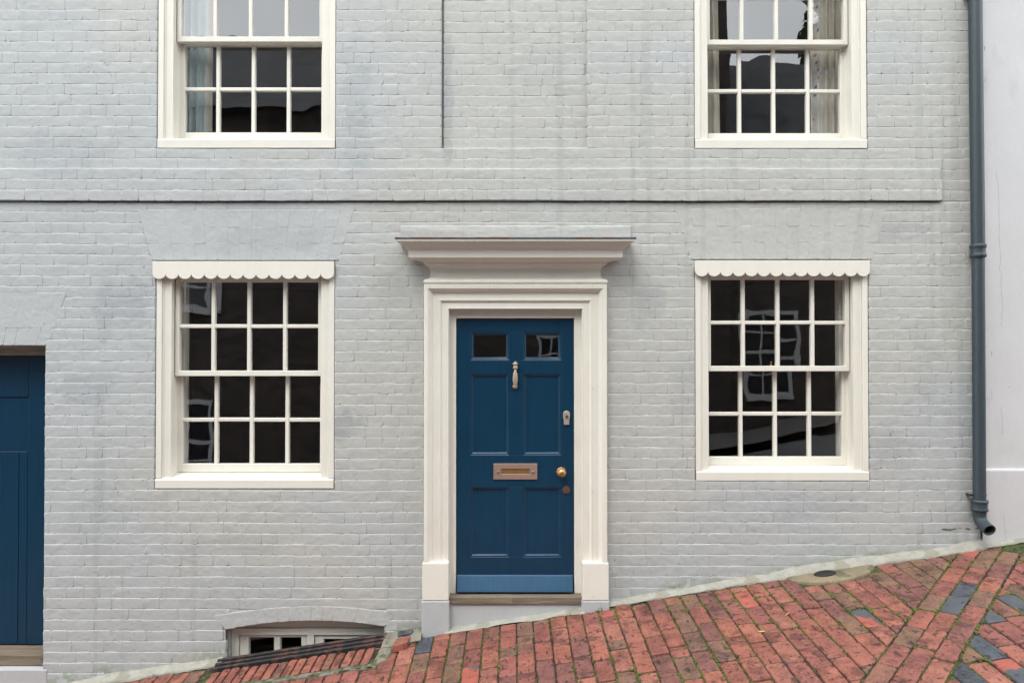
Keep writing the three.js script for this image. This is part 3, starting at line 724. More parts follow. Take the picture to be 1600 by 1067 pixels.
// ------------------------------------------------------------------ front door
const DX = 0.022, DH = 0.4145, DT = 1.934, DZ = -0.05;
const door = group(house, 'front_door', 'dark blue six panel front door with two small glazed lights');
{
  const px = v => (v - 804.8) * 0.004547 + DX, py = v => 1.72 + (545.6 - v) * 0.004547;
  const rowsY = [[563, 519], [711, 584], [869.5, 761]], colsX = [[735, 795.5], [817.5, 877]];
  const x0 = DX - DH, x1 = DX + DH, zb = DZ - 0.045;
  const S = (a, b, c, d) => [bx(a, b, c, d, zb, DZ, 0.0015)];
  part(door, 'stile', S(x0, px(735), 0.006, DT), M.blue); part(door, 'stile', S(px(877), x1, 0.006, DT), M.blue);
  const ys = [0.006, ...rowsY.slice().reverse().flatMap(r => [py(r[0]), py(r[1])]), DT];
  for (let i = 0; i < ys.length; i += 2) part(door, 'rail', [bx(px(735), px(877), ys[i], ys[i + 1], zb, DZ - 0.0006, 0.0015)], M.blue);
  for (const r of rowsY) part(door, 'muntin', [bx(px(795.5), px(817.5), py(r[0]), py(r[1]), zb, DZ - 0.0009, 0.0015)], M.blue);
  for (const [i, r] of rowsY.entries()) for (const c of colsX) {
    const a = px(c[0]), b = px(c[1]), y0 = py(r[0]), y1 = py(r[1]), m = 0.022, d = 0.016;
    // moulding: a sloped frame round each panel
    const pos = [], idx = [], prof = [[0, -0.0012], [0.004, -0.004], [0.011, -0.006], [0.018, -0.014], [m, -d]];
    for (const [e, z] of prof) pos.push(a + e, y0 + e, DZ + z, b - e, y0 + e, DZ + z, b - e, y1 - e, DZ + z, a + e, y1 - e, DZ + z);
    for (let k = 0; k + 1 < prof.length; k++) for (let q = 0; q < 4; q++) { const A = k * 4 + q, B = k * 4 + (q + 1) % 4; idx.push(A, B, B + 4, A, B + 4, A + 4); }
    let mg = new THREE.BufferGeometry(); mg.setAttribute('position', new THREE.Float32BufferAttribute(pos, 3)); mg.setIndex(idx); mg.computeVertexNormals();
    mg = toCreasedNormals(mg, 0.7); metricUV(mg);
    part(door, 'panel_moulding', mg, M.blue);
    if (i === 0) part(door, 'pane', paneGeo(b - a - 2 * m + 0.004, y1 - y0 - 2 * m + 0.004, (a + b) / 2, (y0 + y1) / 2, DZ - d - 0.002, 0.0006), M.glass);
    else part(door, 'panel', [bx(a + m - 0.004, b - m + 0.004, y0 + m - 0.004, y1 - m + 0.004, DZ - d - 0.012, DZ - d - 0.0006, 0)], M.blue);
  }
  // weatherboard along the bottom, its face sloping out
  const wp = new THREE.Shape([[0, 0], [0.036, 0.003], [0.034, 0.016], [0.008, 0.106], [0, 0.112]].map(p => new THREE.Vector2(...p)));
  const wg = new THREE.ExtrudeGeometry(wp, { depth: 2 * DH - 0.012, bevelEnabled: false }); wg.rotateY(-Math.PI / 2); wg.translate(x1 - 0.008, 0.012, DZ + 0.0005);
  part(door, 'weatherboard', metricUV(toCreasedNormals(wg, 0.3)), M.blueFadedLit);
  // letter plate
  const lx0 = px(771.5), lx1 = px(839), ly0 = py(748), ly1 = py(724), sx0 = px(783), sx1 = px(828), sy0 = py(740.5), sy1 = py(731.5);
  const lp = new THREE.Shape([[lx0, ly0], [lx1, ly0], [lx1, ly1], [lx0, ly1]].map(p => new THREE.Vector2(...p)));
  lp.holes.push(new THREE.Path([[sx0, sy0], [sx0, sy1], [sx1, sy1], [sx1, sy0]].map(p => new THREE.Vector2(...p))));
  const plate = group(door, 'letter_plate');
  part(plate, 'plate', new THREE.ExtrudeGeometry(lp, { depth: 0.004, bevelEnabled: true, bevelSize: 0.002, bevelThickness: 0.002, bevelSegments: 1 }).translate(0, 0, DZ + 0.002), M.copper);
  part(plate, 'flap', [bx(sx0 - 0.003, sx1 + 0.003, sy0 - 0.003, sy1 + 0.003, DZ - 0.001, DZ + 0.0012, 0)], M.brass);
  for (const q of [sx0 - 0.022, sx1 + 0.022]) part(plate, 'boss', lathe([[0.0001, 0.013], [0.006, 0.012], [0.008, 0.007], [0.006, 0.003], [0.008, 0]], 12).rotateX(Math.PI / 2).translate(q, (sy0 + sy1) / 2, DZ + 0.006), M.copper);
  // knob, keyhole cover, cylinder lock
  const knob = lathe([[0.0001, 0.062], [0.014, 0.060], [0.024, 0.054], [0.031, 0.046], [0.028, 0.040], [0.016, 0.034], [0.013, 0.014], [0.030, 0.010], [0.036, 0.004], [0.037, 0]], 8);
  part(door, 'door_knob', toCreasedNormals(knob, 0.35).rotateX(Math.PI / 2).translate(px(877), py(737), DZ), M.brass);
  const esc = group(door, 'keyhole_cover');
  part(esc, 'disc', lathe([[0.0001, 0.006], [0.018, 0.006], [0.022, 0.004], [0.025, 0.007], [0.027, 0.003], [0.027, 0]], 24).rotateX(Math.PI / 2).translate(px(885), py(765), DZ), M.bronze);
  part(esc, 'swing_cover', [bx(-0.006, 0.006, -0.015, 0.012, 0.006, 0.0085, 0.001).translate(px(885), py(765), DZ)], M.bronze);
  const cy = new THREE.Shape(); const cw = 0.0215, chh = 0.048;
  cy.moveTo(-cw * 0.72, -chh); cy.lineTo(cw * 0.72, -chh); cy.lineTo(cw * 0.78, -chh * 0.35); cy.quadraticCurveTo(cw, -chh * 0.1, cw, chh * 0.45); cy.absarc(0, chh * 0.5, cw, 0, Math.PI, false); cy.lineTo(-cw, chh * 0.2); cy.quadraticCurveTo(-cw, -chh * 0.1, -cw * 0.78, -chh * 0.35); cy.closePath();
  const lock = group(door, 'cylinder_lock');
  part(lock, 'escutcheon', new THREE.ExtrudeGeometry(cy, { depth: 0.008, bevelEnabled: true, bevelSize: 0.003, bevelThickness: 0.003, bevelSegments: 2 }).translate(px(885), py(652), DZ + 0.003), M.steel);
  part(lock, 'barrel', cyl(0.0105, 0.012, 18).rotateX(Math.PI / 2).translate(px(885.4), py(652) + 0.008, DZ + 0.016), M.bronze);
  // knocker: a cup on top, a drop-shaped striker, a stud below
  const kx = px(805.2), ky = py(586), kn = group(door, 'door_knocker');
  part(kn, 'mount', [lathe([[0.0001, 0.020], [0.006, 0.018], [0.008, 0.012], [0.020, 0.006], [0.021, 0], [0.012, -0.006], [0.016, -0.018], [0.018, -0.030], [0.012, -0.038], [0.0001, -0.04]], 16).scale(1, 1, 0.8).translate(kx, ky + 0.078, DZ + 0.020), cyl(0.012, 0.03, 12).rotateX(Math.PI / 2).translate(kx, ky + 0.066, DZ + 0.01)], M.knocker);
  part(kn, 'striker', lathe([[0.0001, 0.046], [0.007, 0.044], [0.009, 0.030], [0.015, 0.012], [0.0185, -0.012], [0.0185, -0.040], [0.014, -0.066], [0.007, -0.076], [0.0001, -0.078]], 18).scale(1, 1, 0.8).translate(kx - 0.001, ky, DZ + 0.022), M.knocker);
  part(kn, 'stud', [lathe([[0.0001, 0.026], [0.012, 0.022], [0.014, 0.012], [0.019, 0.006], [0.019, 0]], 16).rotateX(Math.PI / 2).translate(kx - 0.002, ky - 0.080, DZ)], M.knocker);
}

// ------------------------------------------------------------------ door surround
const sur = group(house, 'door_surround', 'cream moulded door surround with projecting cornice');
const CX = 0.024;
{
  // lining between architrave and door
  part(sur, 'door_frame', [
    bx(CX - 0.474, DX - DH - 0.004, -0.002, DT + 0.07, -0.12, -0.032, 0.004), bx(DX + DH + 0.004, CX + 0.474, -0.002, DT + 0.07, -0.12, -0.032, 0.004),
    bx(DX - DH - 0.004, DX + DH + 0.004, DT + 0.005, DT + 0.069, -0.12, -0.0325, 0.004),
    bx(CX - 0.545, CX - 0.468, -0.3, DT + 0.14, -0.10, 0.012, 0), bx(CX + 0.468, CX + 0.545, -0.3, DT + 0.14, -0.10, 0.012, 0), bx(CX - 0.54, CX + 0.54, DT + 0.066, DT + 0.2, -0.10, 0.0115, 0),
  ], M.cream);
  // architrave swept up one side, over the head and down the other
  const iw = 0.466, it = 2.000, y0 = 0.246, prof = [[0, 0.0], [0, 0.026], [0.004, 0.031], [0.009, 0.031], [0.011, 0.028], [0.050, 0.028], [0.052, 0.034], [0.058, 0.041], [0.066, 0.043], [0.070, 0.040], [0.112, 0.040], [0.113, 0.046], [0.120, 0.050], [0.128, 0.062], [0.137, 0.068], [0.140, 0.068], [0.141, 0.073], [0.166, 0.073], [0.169, 0.069], [0.169, 0.0]];
  const pos = [], idx = [];
  for (const [s, z] of prof) pos.push(CX - iw - s, y0, z, CX - iw - s, it + s, z, CX + iw + s, it + s, z, CX + iw + s, y0, z);
  for (let k = 0; k + 1 < prof.length; k++) for (let q = 0; q < 3; q++) { const a = k * 4 + q, b = a + 1; idx.push(a, a + 4, b + 4, a, b + 4, b); }
  let ag = new THREE.BufferGeometry(); ag.setAttribute('position', new THREE.Float32BufferAttribute(pos, 3)); ag.setIndex(idx); ag.computeVertexNormals();
  ag = metricUV(toCreasedNormals(ag, 0.3));
  part(sur, 'architrave', flipTri(ag), M.cream);
  // cornice: profile carried round the front and both ends; [projection, height]
  const cor = [[0.044, 2.150], [0.046, 2.166], [0.055, 2.172], [0.062, 2.184], [0.060, 2.196], [0.050, 2.205], [0.030, 2.212], [0.020, 2.222], [0.018, 2.262], [0.022, 2.284], [0.034, 2.300], [0.052, 2.308], [0.058, 2.312], [0.060, 2.322], [0.076, 2.332], [0.100, 2.336], [0.102, 2.340], [0.148, 2.341], [0.152, 2.345], [0.152, 2.392], [0.156, 2.395], [0.160, 2.401], [0.174, 2.408], [0.184, 2.418], [0.196, 2.434], [0.212, 2.444], [0.222, 2.446], [0.223, 2.458], [0.0, 2.462]];
  const bw = 0.578, cp = [], ci = [];
  for (const [d, y] of cor) cp.push(CX - bw - d, y, -0.02, CX - bw - d, y, 0.012 + d, CX + bw + d, y, 0.012 + d, CX + bw + d, y, -0.02);
  for (let k = 0; k + 1 < cor.length; k++) for (let q = 0; q < 3; q++) { const a = k * 4 + q, b = a + 1; ci.push(a, b, b + 4, a, b + 4, a + 4); }
  let cg = new THREE.BufferGeometry(); cg.setAttribute('position', new THREE.Float32BufferAttribute(cp, 3)); cg.setIndex(ci); cg.computeVertexNormals();
  part(sur, 'cornice', metricUV(toCreasedNormals(cg, 0.45)), M.cream);
  // closing board behind the frieze
  part(sur, 'frieze_board', [bx(CX - 0.57, CX + 0.57, 2.12, 2.40, -0.06, 0.0, 0)], M.cream);
  // lead flashing on top
  part(sur, 'lead_flashing', [bx(CX - bw - 0.232, CX + bw + 0.232, 2.459, 2.4705, -0.02, 0.240, 0.002)], M.leadEdge, 'thin lead sheet capping the door cornice');
  // mortar fillet above the lead
  part(house, 'mortar_flashing', piece([[-0.79, 2.476], [0.842, 2.472], [0.846, 2.588], [-0.788, 2.594]], [[0, -0.02], [0.001, 0.002], [0.008, 0.0055]], { corner: 0.012, seg: 0.05, wob: 0.003, put: (x, y, h) => [x, y, h + 0.003 * noise(x * 5, y * 20, 9)], uv: wallUV }), M.wall);
  // plinth blocks and their stone bases
  for (const q of [-1, 1]) {
    const a = CX + q * 0.462, c = CX + q * 0.644, lo = Math.min(a, c), hi = Math.max(a, c);
    part(sur, 'plinth_block', [bx(lo, hi, -0.012, 0.246, -0.02, 0.078, 0.006)], M.cream);
    part(sur, 'plinth_base', [bx(lo - 0.004, hi + 0.004, -0.52, -0.0145, -0.02, 0.081, 0.007)], M.plinthPaint);
  }
  part(sur, 'threshold', [bx(CX - 0.462, CX + 0.462, -0.050, -0.003, -0.16, 0.040, 0.004)], M.oldWood, 'worn timber threshold');
  part(sur, 'step_riser', [bx(CX - 0.47, CX + 0.47, -0.55, -0.0515, -0.16, 0.026, 0.003)], M.plinthPaint);
}
function flipTri(g) { const p = g.attributes.position.array, n = g.attributes.normal.array, u = g.attributes.uv.array; for (let i = 0; i < p.length; i += 9) { for (const [a, s] of [[p, 3], [n, 3]]) for (let k = 0; k < 3; k++) { const t = a[i + 3 + k]; a[i + 3 + k] = a[i + 6 + k]; a[i + 6 + k] = t; } const j = i / 3 * 2; for (let k = 0; k < 2; k++) { const t = u[j + 2 + k]; u[j + 2 + k] = u[j + 4 + k]; u[j + 4 + k] = t; } } g.computeVertexNormals(); return toCreasedNormals(g, 0.3); }

// ------------------------------------------------------------------ side door on the left
{
  const d = group(house, 'side_door', 'dark blue boarded side door'), z = -0.19, top = 1.668;
  part(d, 'lintel', [bx(SIDE.x0, SIDE.x1 - 0.002, top + 0.006, SIDE.y1 + 0.02, -0.29, -0.17, 0.004)], M.lintel);
  const xr = SIDE.x1 - 0.006, sx = xr - 0.245;
  part(d, 'stile', [bx(sx, xr, -0.425, top, z - 0.05, z, 0.003)], M.blue);
  part(d, 'stile', [bx(SIDE.x0 + 0.01, SIDE.x0 + 0.18, -0.425, top, z - 0.05, z, 0.003)], M.blue);
  part(d, 'rail', [bx(SIDE.x0 + 0.18, sx - 0.002, 1.372, top, z - 0.05, z - 0.001, 0.003)], M.blue);
  part(d, 'panel', [bx(SIDE.x0 + 0.178, sx + 0.002, 0.96, 1.376, z - 0.05, z - 0.012, 0)], M.blue);
  const gap = [[0, -0.001], [0.012, -0.012]];
  part(d, 'bead', [bx(SIDE.x0 + 0.18, sx - 0.002, 0.962, 0.974, z - 0.02, z + 0.001, 0.004)], M.blue);
  for (let x = SIDE.x0 + 0.182; x < sx - 0.02; x += 0.142) part(d, 'plank', [bx(x, Math.min(x + 0.139, sx - 0.003), -0.425, 0.961, z - 0.05, z - 0.002, 0.004)], M.blue);
  part(d, 'threshold', [bx(SIDE.x0, SIDE.x1 - 0.003, -0.515, -0.436, -0.25, -0.045, 0.008)], M.oldWood);
  part(d, 'step', [bx(SIDE.x0, SIDE.x1 + 0.03, -1.0, -0.518, -0.25, 0.006, 0.008)], M.plinthPaint);
}

// ------------------------------------------------------------------ basement window
{
  const g = group(house, 'basement_window', 'low cream basement casement under a brick arch'), z = -0.085;
  const x0 = BASE.x0 + 0.002, x1 = BASE.x1 - 0.002, ht = -0.268, hb = -0.315, bot = -0.95;
  part(g, 'frame', [bx(x0, x0 + 0.052, bot, ht - 0.001, z - 0.08, z, 0.003), bx(x1 - 0.045, x1, bot, ht - 0.001, z - 0.08, z, 0.003), bx(x0, x1, hb, ht, z - 0.081, z + 0.001, 0.003), bx(-1.462, -1.412, bot, hb, z - 0.08, z - 0.001, 0.003), bx(x0, x1, ht + 0.001, -0.14, z - 0.075, z - 0.02, 0), bx(x0, x1, bot - 0.06, bot, z - 0.08, z + 0.02, 0.003)], M.cream);
  for (const [a, b, mid, dy] of [[x0 + 0.056, -1.466, -1.680, 0], [-1.408, x1 - 0.048, -1.15, 0.012]]) {
    const C = group(g, 'casement'); C.removeFromParent();
    const zz = z - 0.014, t = hb - 0.003, gt = hb - 0.022 - dy;
    part(g, 'casement', [bx(a, a + 0.062, bot + 0.002, t, zz - 0.04, zz, 0.003), bx(b - 0.04, b, bot + 0.002, t, zz - 0.04, zz, 0.003), bx(a + 0.06, b - 0.038, gt, t - 0.0005, zz - 0.04, zz - 0.0006, 0.003), bx(mid - 0.022, mid + 0.022, bot + 0.002, gt + 0.001, zz - 0.04, zz - 0.001, 0.003), bx(a + 0.06, b - 0.038, bot + 0.002, bot + 0.06, zz - 0.04, zz - 0.0006, 0.003)], M.cream);
    for (const [p, q] of [[a + 0.06, mid - 0.02], [mid + 0.02, b - 0.038]]) part(g, 'pane', paneGeo(q - p, gt - bot - 0.06, (p + q) / 2, (gt + bot + 0.06) / 2, zz - 0.02, 0.0004), M.glass);
  }
}

// ------------------------------------------------------------------ rooms, roof
{
  const B = (a, b, c, d, e, f) => bx(a, b, c, d, e, f, 0);
  part(house, 'back_wall', [B(WX0, WX1, -1.4, 6.3, -5.0, -4.7)], M.room);
  part(house, 'end_wall', [B(WX0, WX0 + 0.25, -1.4, 6.3, -4.7, -0.311)], M.room);
  part(house, 'end_wall', [B(WX1 - 0.25, WX1, -1.4, 6.3, -4.7, -0.311)], M.room);
  part(house, 'inner_wall', [B(-0.72, -0.60, -0.05, 6.1, -4.69, -0.312), B(0.66, 0.78, -0.05, 6.1, -4.69, -0.312)], M.room);
  part(house, 'floor', [B(WX0 + 0.26, WX1 - 0.26, -0.10, -0.05, -4.69, -0.312)], M.roomFloor);
  part(house, 'floor', [B(WX0 + 0.26, WX1 - 0.26, 2.55, 2.80, -4.69, -0.312)], M.room);
  part(house, 'ceiling', [B(WX0 + 0.26, WX1 - 0.26, 5.2, 5.3, -4.69, -0.312)], M.room);
  part(house, 'basement_floor', [B(WX0 + 0.26, WX1 - 0.26, -1.5, -1.4, -4.69, -0.312)], M.room);
  const r = new THREE.Shape([[0.35, 6.25], [-2.5, 8.2], [-5.35, 6.25]].map(p => new THREE.Vector2(...p)));
  const rg = new THREE.ExtrudeGeometry(r, { depth: WX1 - WX0 + 0.1, bevelEnabled: false }); rg.rotateY(-Math.PI / 2); rg.translate(WX1 + 0.05, 0, 0);
  part(house, 'roof', metricUV(rg), std({ color: lin(0.12, 0.07, 0.055), roughness: 0.85 }));
}

// ------------------------------------------------------------------ neighbouring rendered house
{
  const n = thing('rendered_house', 'smooth white rendered house wall beyond the grey drainpipe', 'house');
  const renderMap = colourTexture(1024, 1024, (u, v) => {
    const x = u * 2.5, y = v * 4.5;
    const k = (0.985 + 0.05 * fbm(x * 3, y * 3, 5, 501) + 0.02 * noise(x * 70, y * 70, 502));
    let m = step(0.22, 0.42, fbm(x * 4 + 9, y * 2.2, 5, 503)) * 0.07;
    const sp = noise(x * 60, y * 40, 504) > 0.985 ? 0.35 : 0;
    const e = x < 0.10 && noise(x * 70, y * 13, 505) + 0.5 * fbm(x * 9, y * 2.2, 3, 506) > 0.95 ? 0.4 : 0;
    const crack = Math.abs(y - 0.886 - 0.004 * noise(x * 9, 0, 507)) < 0.0045 && noise(x * 6, 1, 508) > -0.1 ? 0.45 : Math.abs(x - 0.155 - 0.02 * noise(y * 3, 2, 509) - 0.006 * noise(y * 17, 3, 509)) < 0.002 && noise(y * 2.5, 4, 510) > 0.1 ? 0.3 : 0;
    const q = k * (1 - m) * (1 - Math.max(sp, e, crack));
    return [0.55 * q, 0.552 * q, 0.555 * q];
  }, true);
  const rm = std({ map: renderMap, bumpMap: rep(heightTexture(512, 512, (u, v) => 0.5 + 0.4 * fbm(u * 12, v * 12, 4, 521, 12)), 1), bumpScale: 0.004, roughness: 0.8 });
  const us = lines(3.291, 8.2, 0.06), uvf = (x, y) => [(x - 3.29) / 2.5, y / 4.5];
  const body = part(n, 'wall', [sheet(us, lines(0.87, 6.4, 0.06), (x, y) => [x, y, -0.004 + 0.004 * fbm(x * 2.5, y * 2.5, 3, 511)], uvf)], rm);
  part(n, 'wall_core', [bx(3.292, 8.2, -1.4, 6.4, -4.9, -0.02, 0)], rm);
  part(n, 'plinth', [sheet(us, [-0.6, ...lines(-0.5, 0.86, 0.06), 0.874, 0.881, 0.884], (x, y) => [x, y, (y > 0.883 ? -0.012 : y > 0.879 ? 0.012 : 0.018) + 0.004 * fbm(x * 2.5, y * 2.5, 3, 512)], uvf)], rm);
  const r = new THREE.Shape([[0.3, 6.38], [-2.5, 8.4], [-5.2, 6.38]].map(p => new THREE.Vector2(...p)));
  const rg = new THREE.ExtrudeGeometry(r, { depth: 4.85, bevelEnabled: false }); rg.rotateY(-Math.PI / 2); rg.translate(8.2, 0, 0);
  part(n, 'roof', metricUV(rg), std({ color: lin(0.12, 0.07, 0.055), roughness: 0.85 }));
}

// ------------------------------------------------------------------ drainpipe
{
  const d = thing('drainpipe', 'slate blue iron drainpipe with open shoe at the house corner', 'drainpipe');
  const z = 0.058, r = 0.0395, xa = 3.246, line = (x0, y0, x1, y1, rad) => new THREE.TubeGeometry(new THREE.LineCurve3(new THREE.Vector3(x0, y0, z), new THREE.Vector3(x1, y1, z)), 1, rad, 24);
  part(d, 'pipe', metricUV(line(3.231, 6.2, xa, 2.40, r + 0.003)), M.pipe);
  part(d, 'pipe', metricUV(line(xa, 2.44, 3.242, 0.62, r)), M.pipe);
  const collar = (y, s) => lathe([[r, 0.050], [r + 0.010, 0.049], [r + 0.013, 0.043], [r + 0.010, 0.036], [r + 0.006, 0.034], [r + 0.006, 0.016], [r + 0.010, 0.014], [r + 0.012, 0.008], [r + 0.009, 0.001], [r + 0.001, 0.0]].map(([a, b]) => [a, b * s]), 28).translate(xa - 0.001, y, z);
  part(d, 'collar', metricUV(collar(2.355, 1.9)), M.pipe);
  part(d, 'collar', metricUV(lathe([[r, 0.05], [r + 0.010, 0.049], [r + 0.013, 0.043], [r + 0.010, 0.036], [r + 0.006, 0.034], [r + 0.006, 0.016], [r + 0.010, 0.014], [r + 0.012, 0.008], [r + 0.009, 0.001], [r + 0.001, 0.0]].map(([a, b]) => [a, b * 1.9]), 28).translate(3.241, 4.16, z)), M.pipe);
  // shoe: socket, bend and open mouth turned out towards the street
  const shoe = group(d, 'shoe');
  part(shoe, 'socket', metricUV(lathe([[r + 0.001, 0.68], [r + 0.013, 0.678], [r + 0.015, 0.668], [r + 0.012, 0.658], [r + 0.009, 0.655], [r + 0.009, 0.622], [r + 0.013, 0.619], [r + 0.014, 0.611], [r + 0.011, 0.603], [r + 0.002, 0.600], [r + 0.001, 0.56]], 28).translate(3.242, 0, z)), M.pipe);
  const curve = new THREE.CatmullRomCurve3([[3.242, 0.60, z], [3.243, 0.565, z], [3.243, 0.535, z + 0.010], [3.242, 0.512, z + 0.045], [3.241, 0.494, z + 0.098]].map(p => new THREE.Vector3(...p)));
  part(shoe, 'bend', metricUV(new THREE.TubeGeometry(curve, 14, r + 0.001, 26)), M.pipe);
  const inner = new THREE.TubeGeometry(curve, 14, r - 0.006, 22); part(shoe, 'bore', metricUV(inner), M.pipeInside);
  const end = curve.getPoint(1), tan = curve.getTangent(1);
  const lip = new THREE.TorusGeometry(r - 0.0025, 0.0045, 8, 28); lip.lookAt(tan); lip.translate(end.x, end.y, end.z); part(shoe, 'lip', metricUV(lip), M.pipe);
  const br = []; for (const y of [0.70, 4.2]) br.push(bx(3.185, 3.205, y, y + 0.012, -0.03, 0.05, 0.002), bx(3.282, 3.30, y, y + 0.012, -0.03, 0.05, 0.002));
  part(d, 'bracket', br, M.iron);
}

// ------------------------------------------------------------------ iron grate over the light well
{
  const g = thing('light_well_grate', 'rusty black iron bars over the basement light well', 'grate');
  for (const [z, w, h] of [[0.018, 0.026, 0.020], [0.058, 0.024, 0.012], [0.096, 0.026, 0.004]]) {
    const y = x => groundY(x, z) + 0.004 + h, n = 12, S = [];
    const us = lines(-2.05, -0.872, 0.1), prof = [[-w / 2, -0.03], [-w / 2, 0], [-w / 2 + 0.004, 0.005], [w / 2 - 0.004, 0.005], [w / 2, 0], [w / 2, -0.03], [-w / 2, -0.03]];
    part(g, 'bar', metricUV(toCreasedNormals(flip(sheet(us, prof.map((_, i) => i), (x, i) => [x, -0.159 + 0.152 * x - 0.07 * z + 0.008 + h + prof[i][1], z - prof[i][0] * -1], (x, i) => [x, i])), 0.5)), M.iron);
  }
  part(g, 'crosspiece', [-1.9, -1.45, -1.0].map(x => bx(x - 0.008, x + 0.008, -0.159 + 0.152 * x - 0.03, -0.159 + 0.152 * x - 0.012, 0.008, 0.106, 0)), M.iron);
}

// ------------------------------------------------------------------ old stone slab with an iron plug
{
  const s = thing('stone_slab', 'worn sandstone slab with a dark iron plug at the foot of the wall', 'stone slab');
  const out = []; for (let i = 0; i <= 12; i++) { const a = Math.PI + Math.PI * i / 12; out.push([2.205 + 0.305 * Math.cos(a), -0.045 + 0.160 * Math.sin(a)]); }
  const stoneMat = std({ map: rep(colourTexture(512, 512, (u, v) => { const k = 0.9 + 0.3 * fbm(u * 7, v * 7, 5, 601, 7) + 0.1 * noise(u * 80, v * 80, 602, 80, 80); const m = step(0.05, 0.3, fbm(u * 5, v * 5, 4, 603, 5)); return [mix(0.23, 0.13, m) * k, mix(0.185, 0.115, m) * k, mix(0.115, 0.07, m) * k]; }), 1.7), bumpMap: rep(paverBump, 1), bumpScale: 0.004, roughness: 0.8 });
  part(s, 'slab', piece(out, [[0, -0.05], [0.002, -0.004], [0.012, 0.006]], { corner: 0.004, seg: 0.04, wob: 0.003, put: (x, y, h) => [x, groundY(x, -y) + h + 0.006, -y], uv: (x, y) => [x, y] }), stoneMat);
  const g = lathe([[0.0001, 0.006], [0.040, 0.007], [0.052, 0.012], [0.066, 0.010], [0.076, 0.003], [0.080, -0.012]], 24).scale(1, 1, 0.62);
  g.rotateZ(0.15).translate(2.155, groundY(2.155, 0.085) + 0.010, 0.085);
  part(s, 'iron_plug', metricUV(g), std({ color: lin(0.022, 0.019, 0.018), map: rep(paverMap, 2), roughness: 0.7, metalness: 0.2 }));
}

// ------------------------------------------------------------------ curtains
function curtain(label, x0, x1, yb, yt, z, folds, mat, flare, group_) {
  const us = lines(0, 1, 1 / (folds * 10)), vs = lines(0, 1, 1 / 16);
  const g = sheet(us, vs, (u, v) => {
    const y = mix(yb, yt, v), sp = 1 - flare * (1 - v) * 0.0, ph = u * folds * Math.PI * 2 + 0.6 * Math.sin(v * 3 + u * 5);
    const x = x0 + (x1 - x0) * (u + flare * u * (1 - v)) + 0.006 * Math.cos(ph * 1.0 + 1);
    return [x, y, z + 0.022 * Math.sin(ph) + 0.006 * Math.sin(ph * 2.3 + 1)];
  }, (u, v) => [u, v]);
  const c = thing('curtain', label, 'curtain', group_);
  part(c, 'cloth', g, mat);
  part(c, 'heading_tape', [bx(Math.min(x0, x1) - 0.008, Math.max(x0, x1) + 0.008, yt - 0.01, yt + 0.03, z - 0.03, z + 0.03, 0.004)], mat);
  return c;
}
const tealCloth = new THREE.MeshPhysicalMaterial({ map: colourTexture(256, 64, (u, v) => { const e = u > 0.86 ? 1 : 0; const k = 0.95 + 0.08 * noise(u * 120, v * 60, 701); return [mix(0.52, 0.66, e) * k, mix(0.64, 0.63, e) * k, mix(0.64, 0.54, e) * k]; }, false), roughness: 0.9, transmission: 0.3, thickness: 0 });
const beigeCloth = new THREE.MeshPhysicalMaterial({ map: colourTexture(256, 1024, (u, v) => {
  const k = 0.95 + 0.08 * noise(u * 120, v * 60, 711);
  let c = [0.74 * k, 0.70 * k, 0.60 * k];
  if (u < 0.34) {
    c = [0.78 * k, 0.765 * k, 0.70 * k];
    const cell = Math.floor(v * 26), cv = v * 26 - cell, kind = hash2(cell, 3, 9), cu = 0.10 + 0.14 * hash2(cell, 4, 9);
    const d = Math.hypot((u - cu) * 14, (cv - 0.5) * 2.0);
    if (d < 0.42) c = kind < 0.55 ? [0.24, 0.22, 0.42] : kind < 0.8 ? [0.55, 0.34, 0.18] : c;
  }
  return c;
}, false), roughness: 0.9, transmission: 0.3, thickness: 0 });
const plainCloth = new THREE.MeshPhysicalMaterial({ color: lin(0.72, 0.68, 0.59), roughness: 0.9, transmission: 0.3, thickness: 0 });
curtain('pale teal curtain with cream edge hanging inside an upper window', -2.44, -2.215, 3.16, 4.72, -0.235, 4, tealCloth, -0.08);
curtain('beige curtain with blue and orange printed border inside an upper window', 2.205, 2.475, 3.16, 4.70, -0.235, 5, beigeCloth, 0.0);
curtain('narrow beige curtain edge opposite the printed curtain', 1.36, 1.515, 3.16, 4.70, -0.235, 3, plainCloth, 0.18);
for (const [x0, x1, t, lab] of [[-2.52, -1.24, 4.775, 'thin brass rail holding the teal curtain'], [1.28, 2.53, 4.755, 'thin brass rail holding the beige curtains']]) {
  const c = thing('curtain_rail', lab, 'curtain rail');
  part(c, 'rail', cyl(0.012, x1 - x0, 12).rotateZ(Math.PI / 2).translate((x0 + x1) / 2, t - 0.018, -0.235), M.brass);
  part(c, 'bracket', [bx(x0 + 0.02, x0 + 0.04, t - 0.03, t, -0.32, -0.26, 0.002), bx(x1 - 0.04, x1 - 0.02, t - 0.03, t, -0.32, -0.26, 0.002)], M.brass);
}

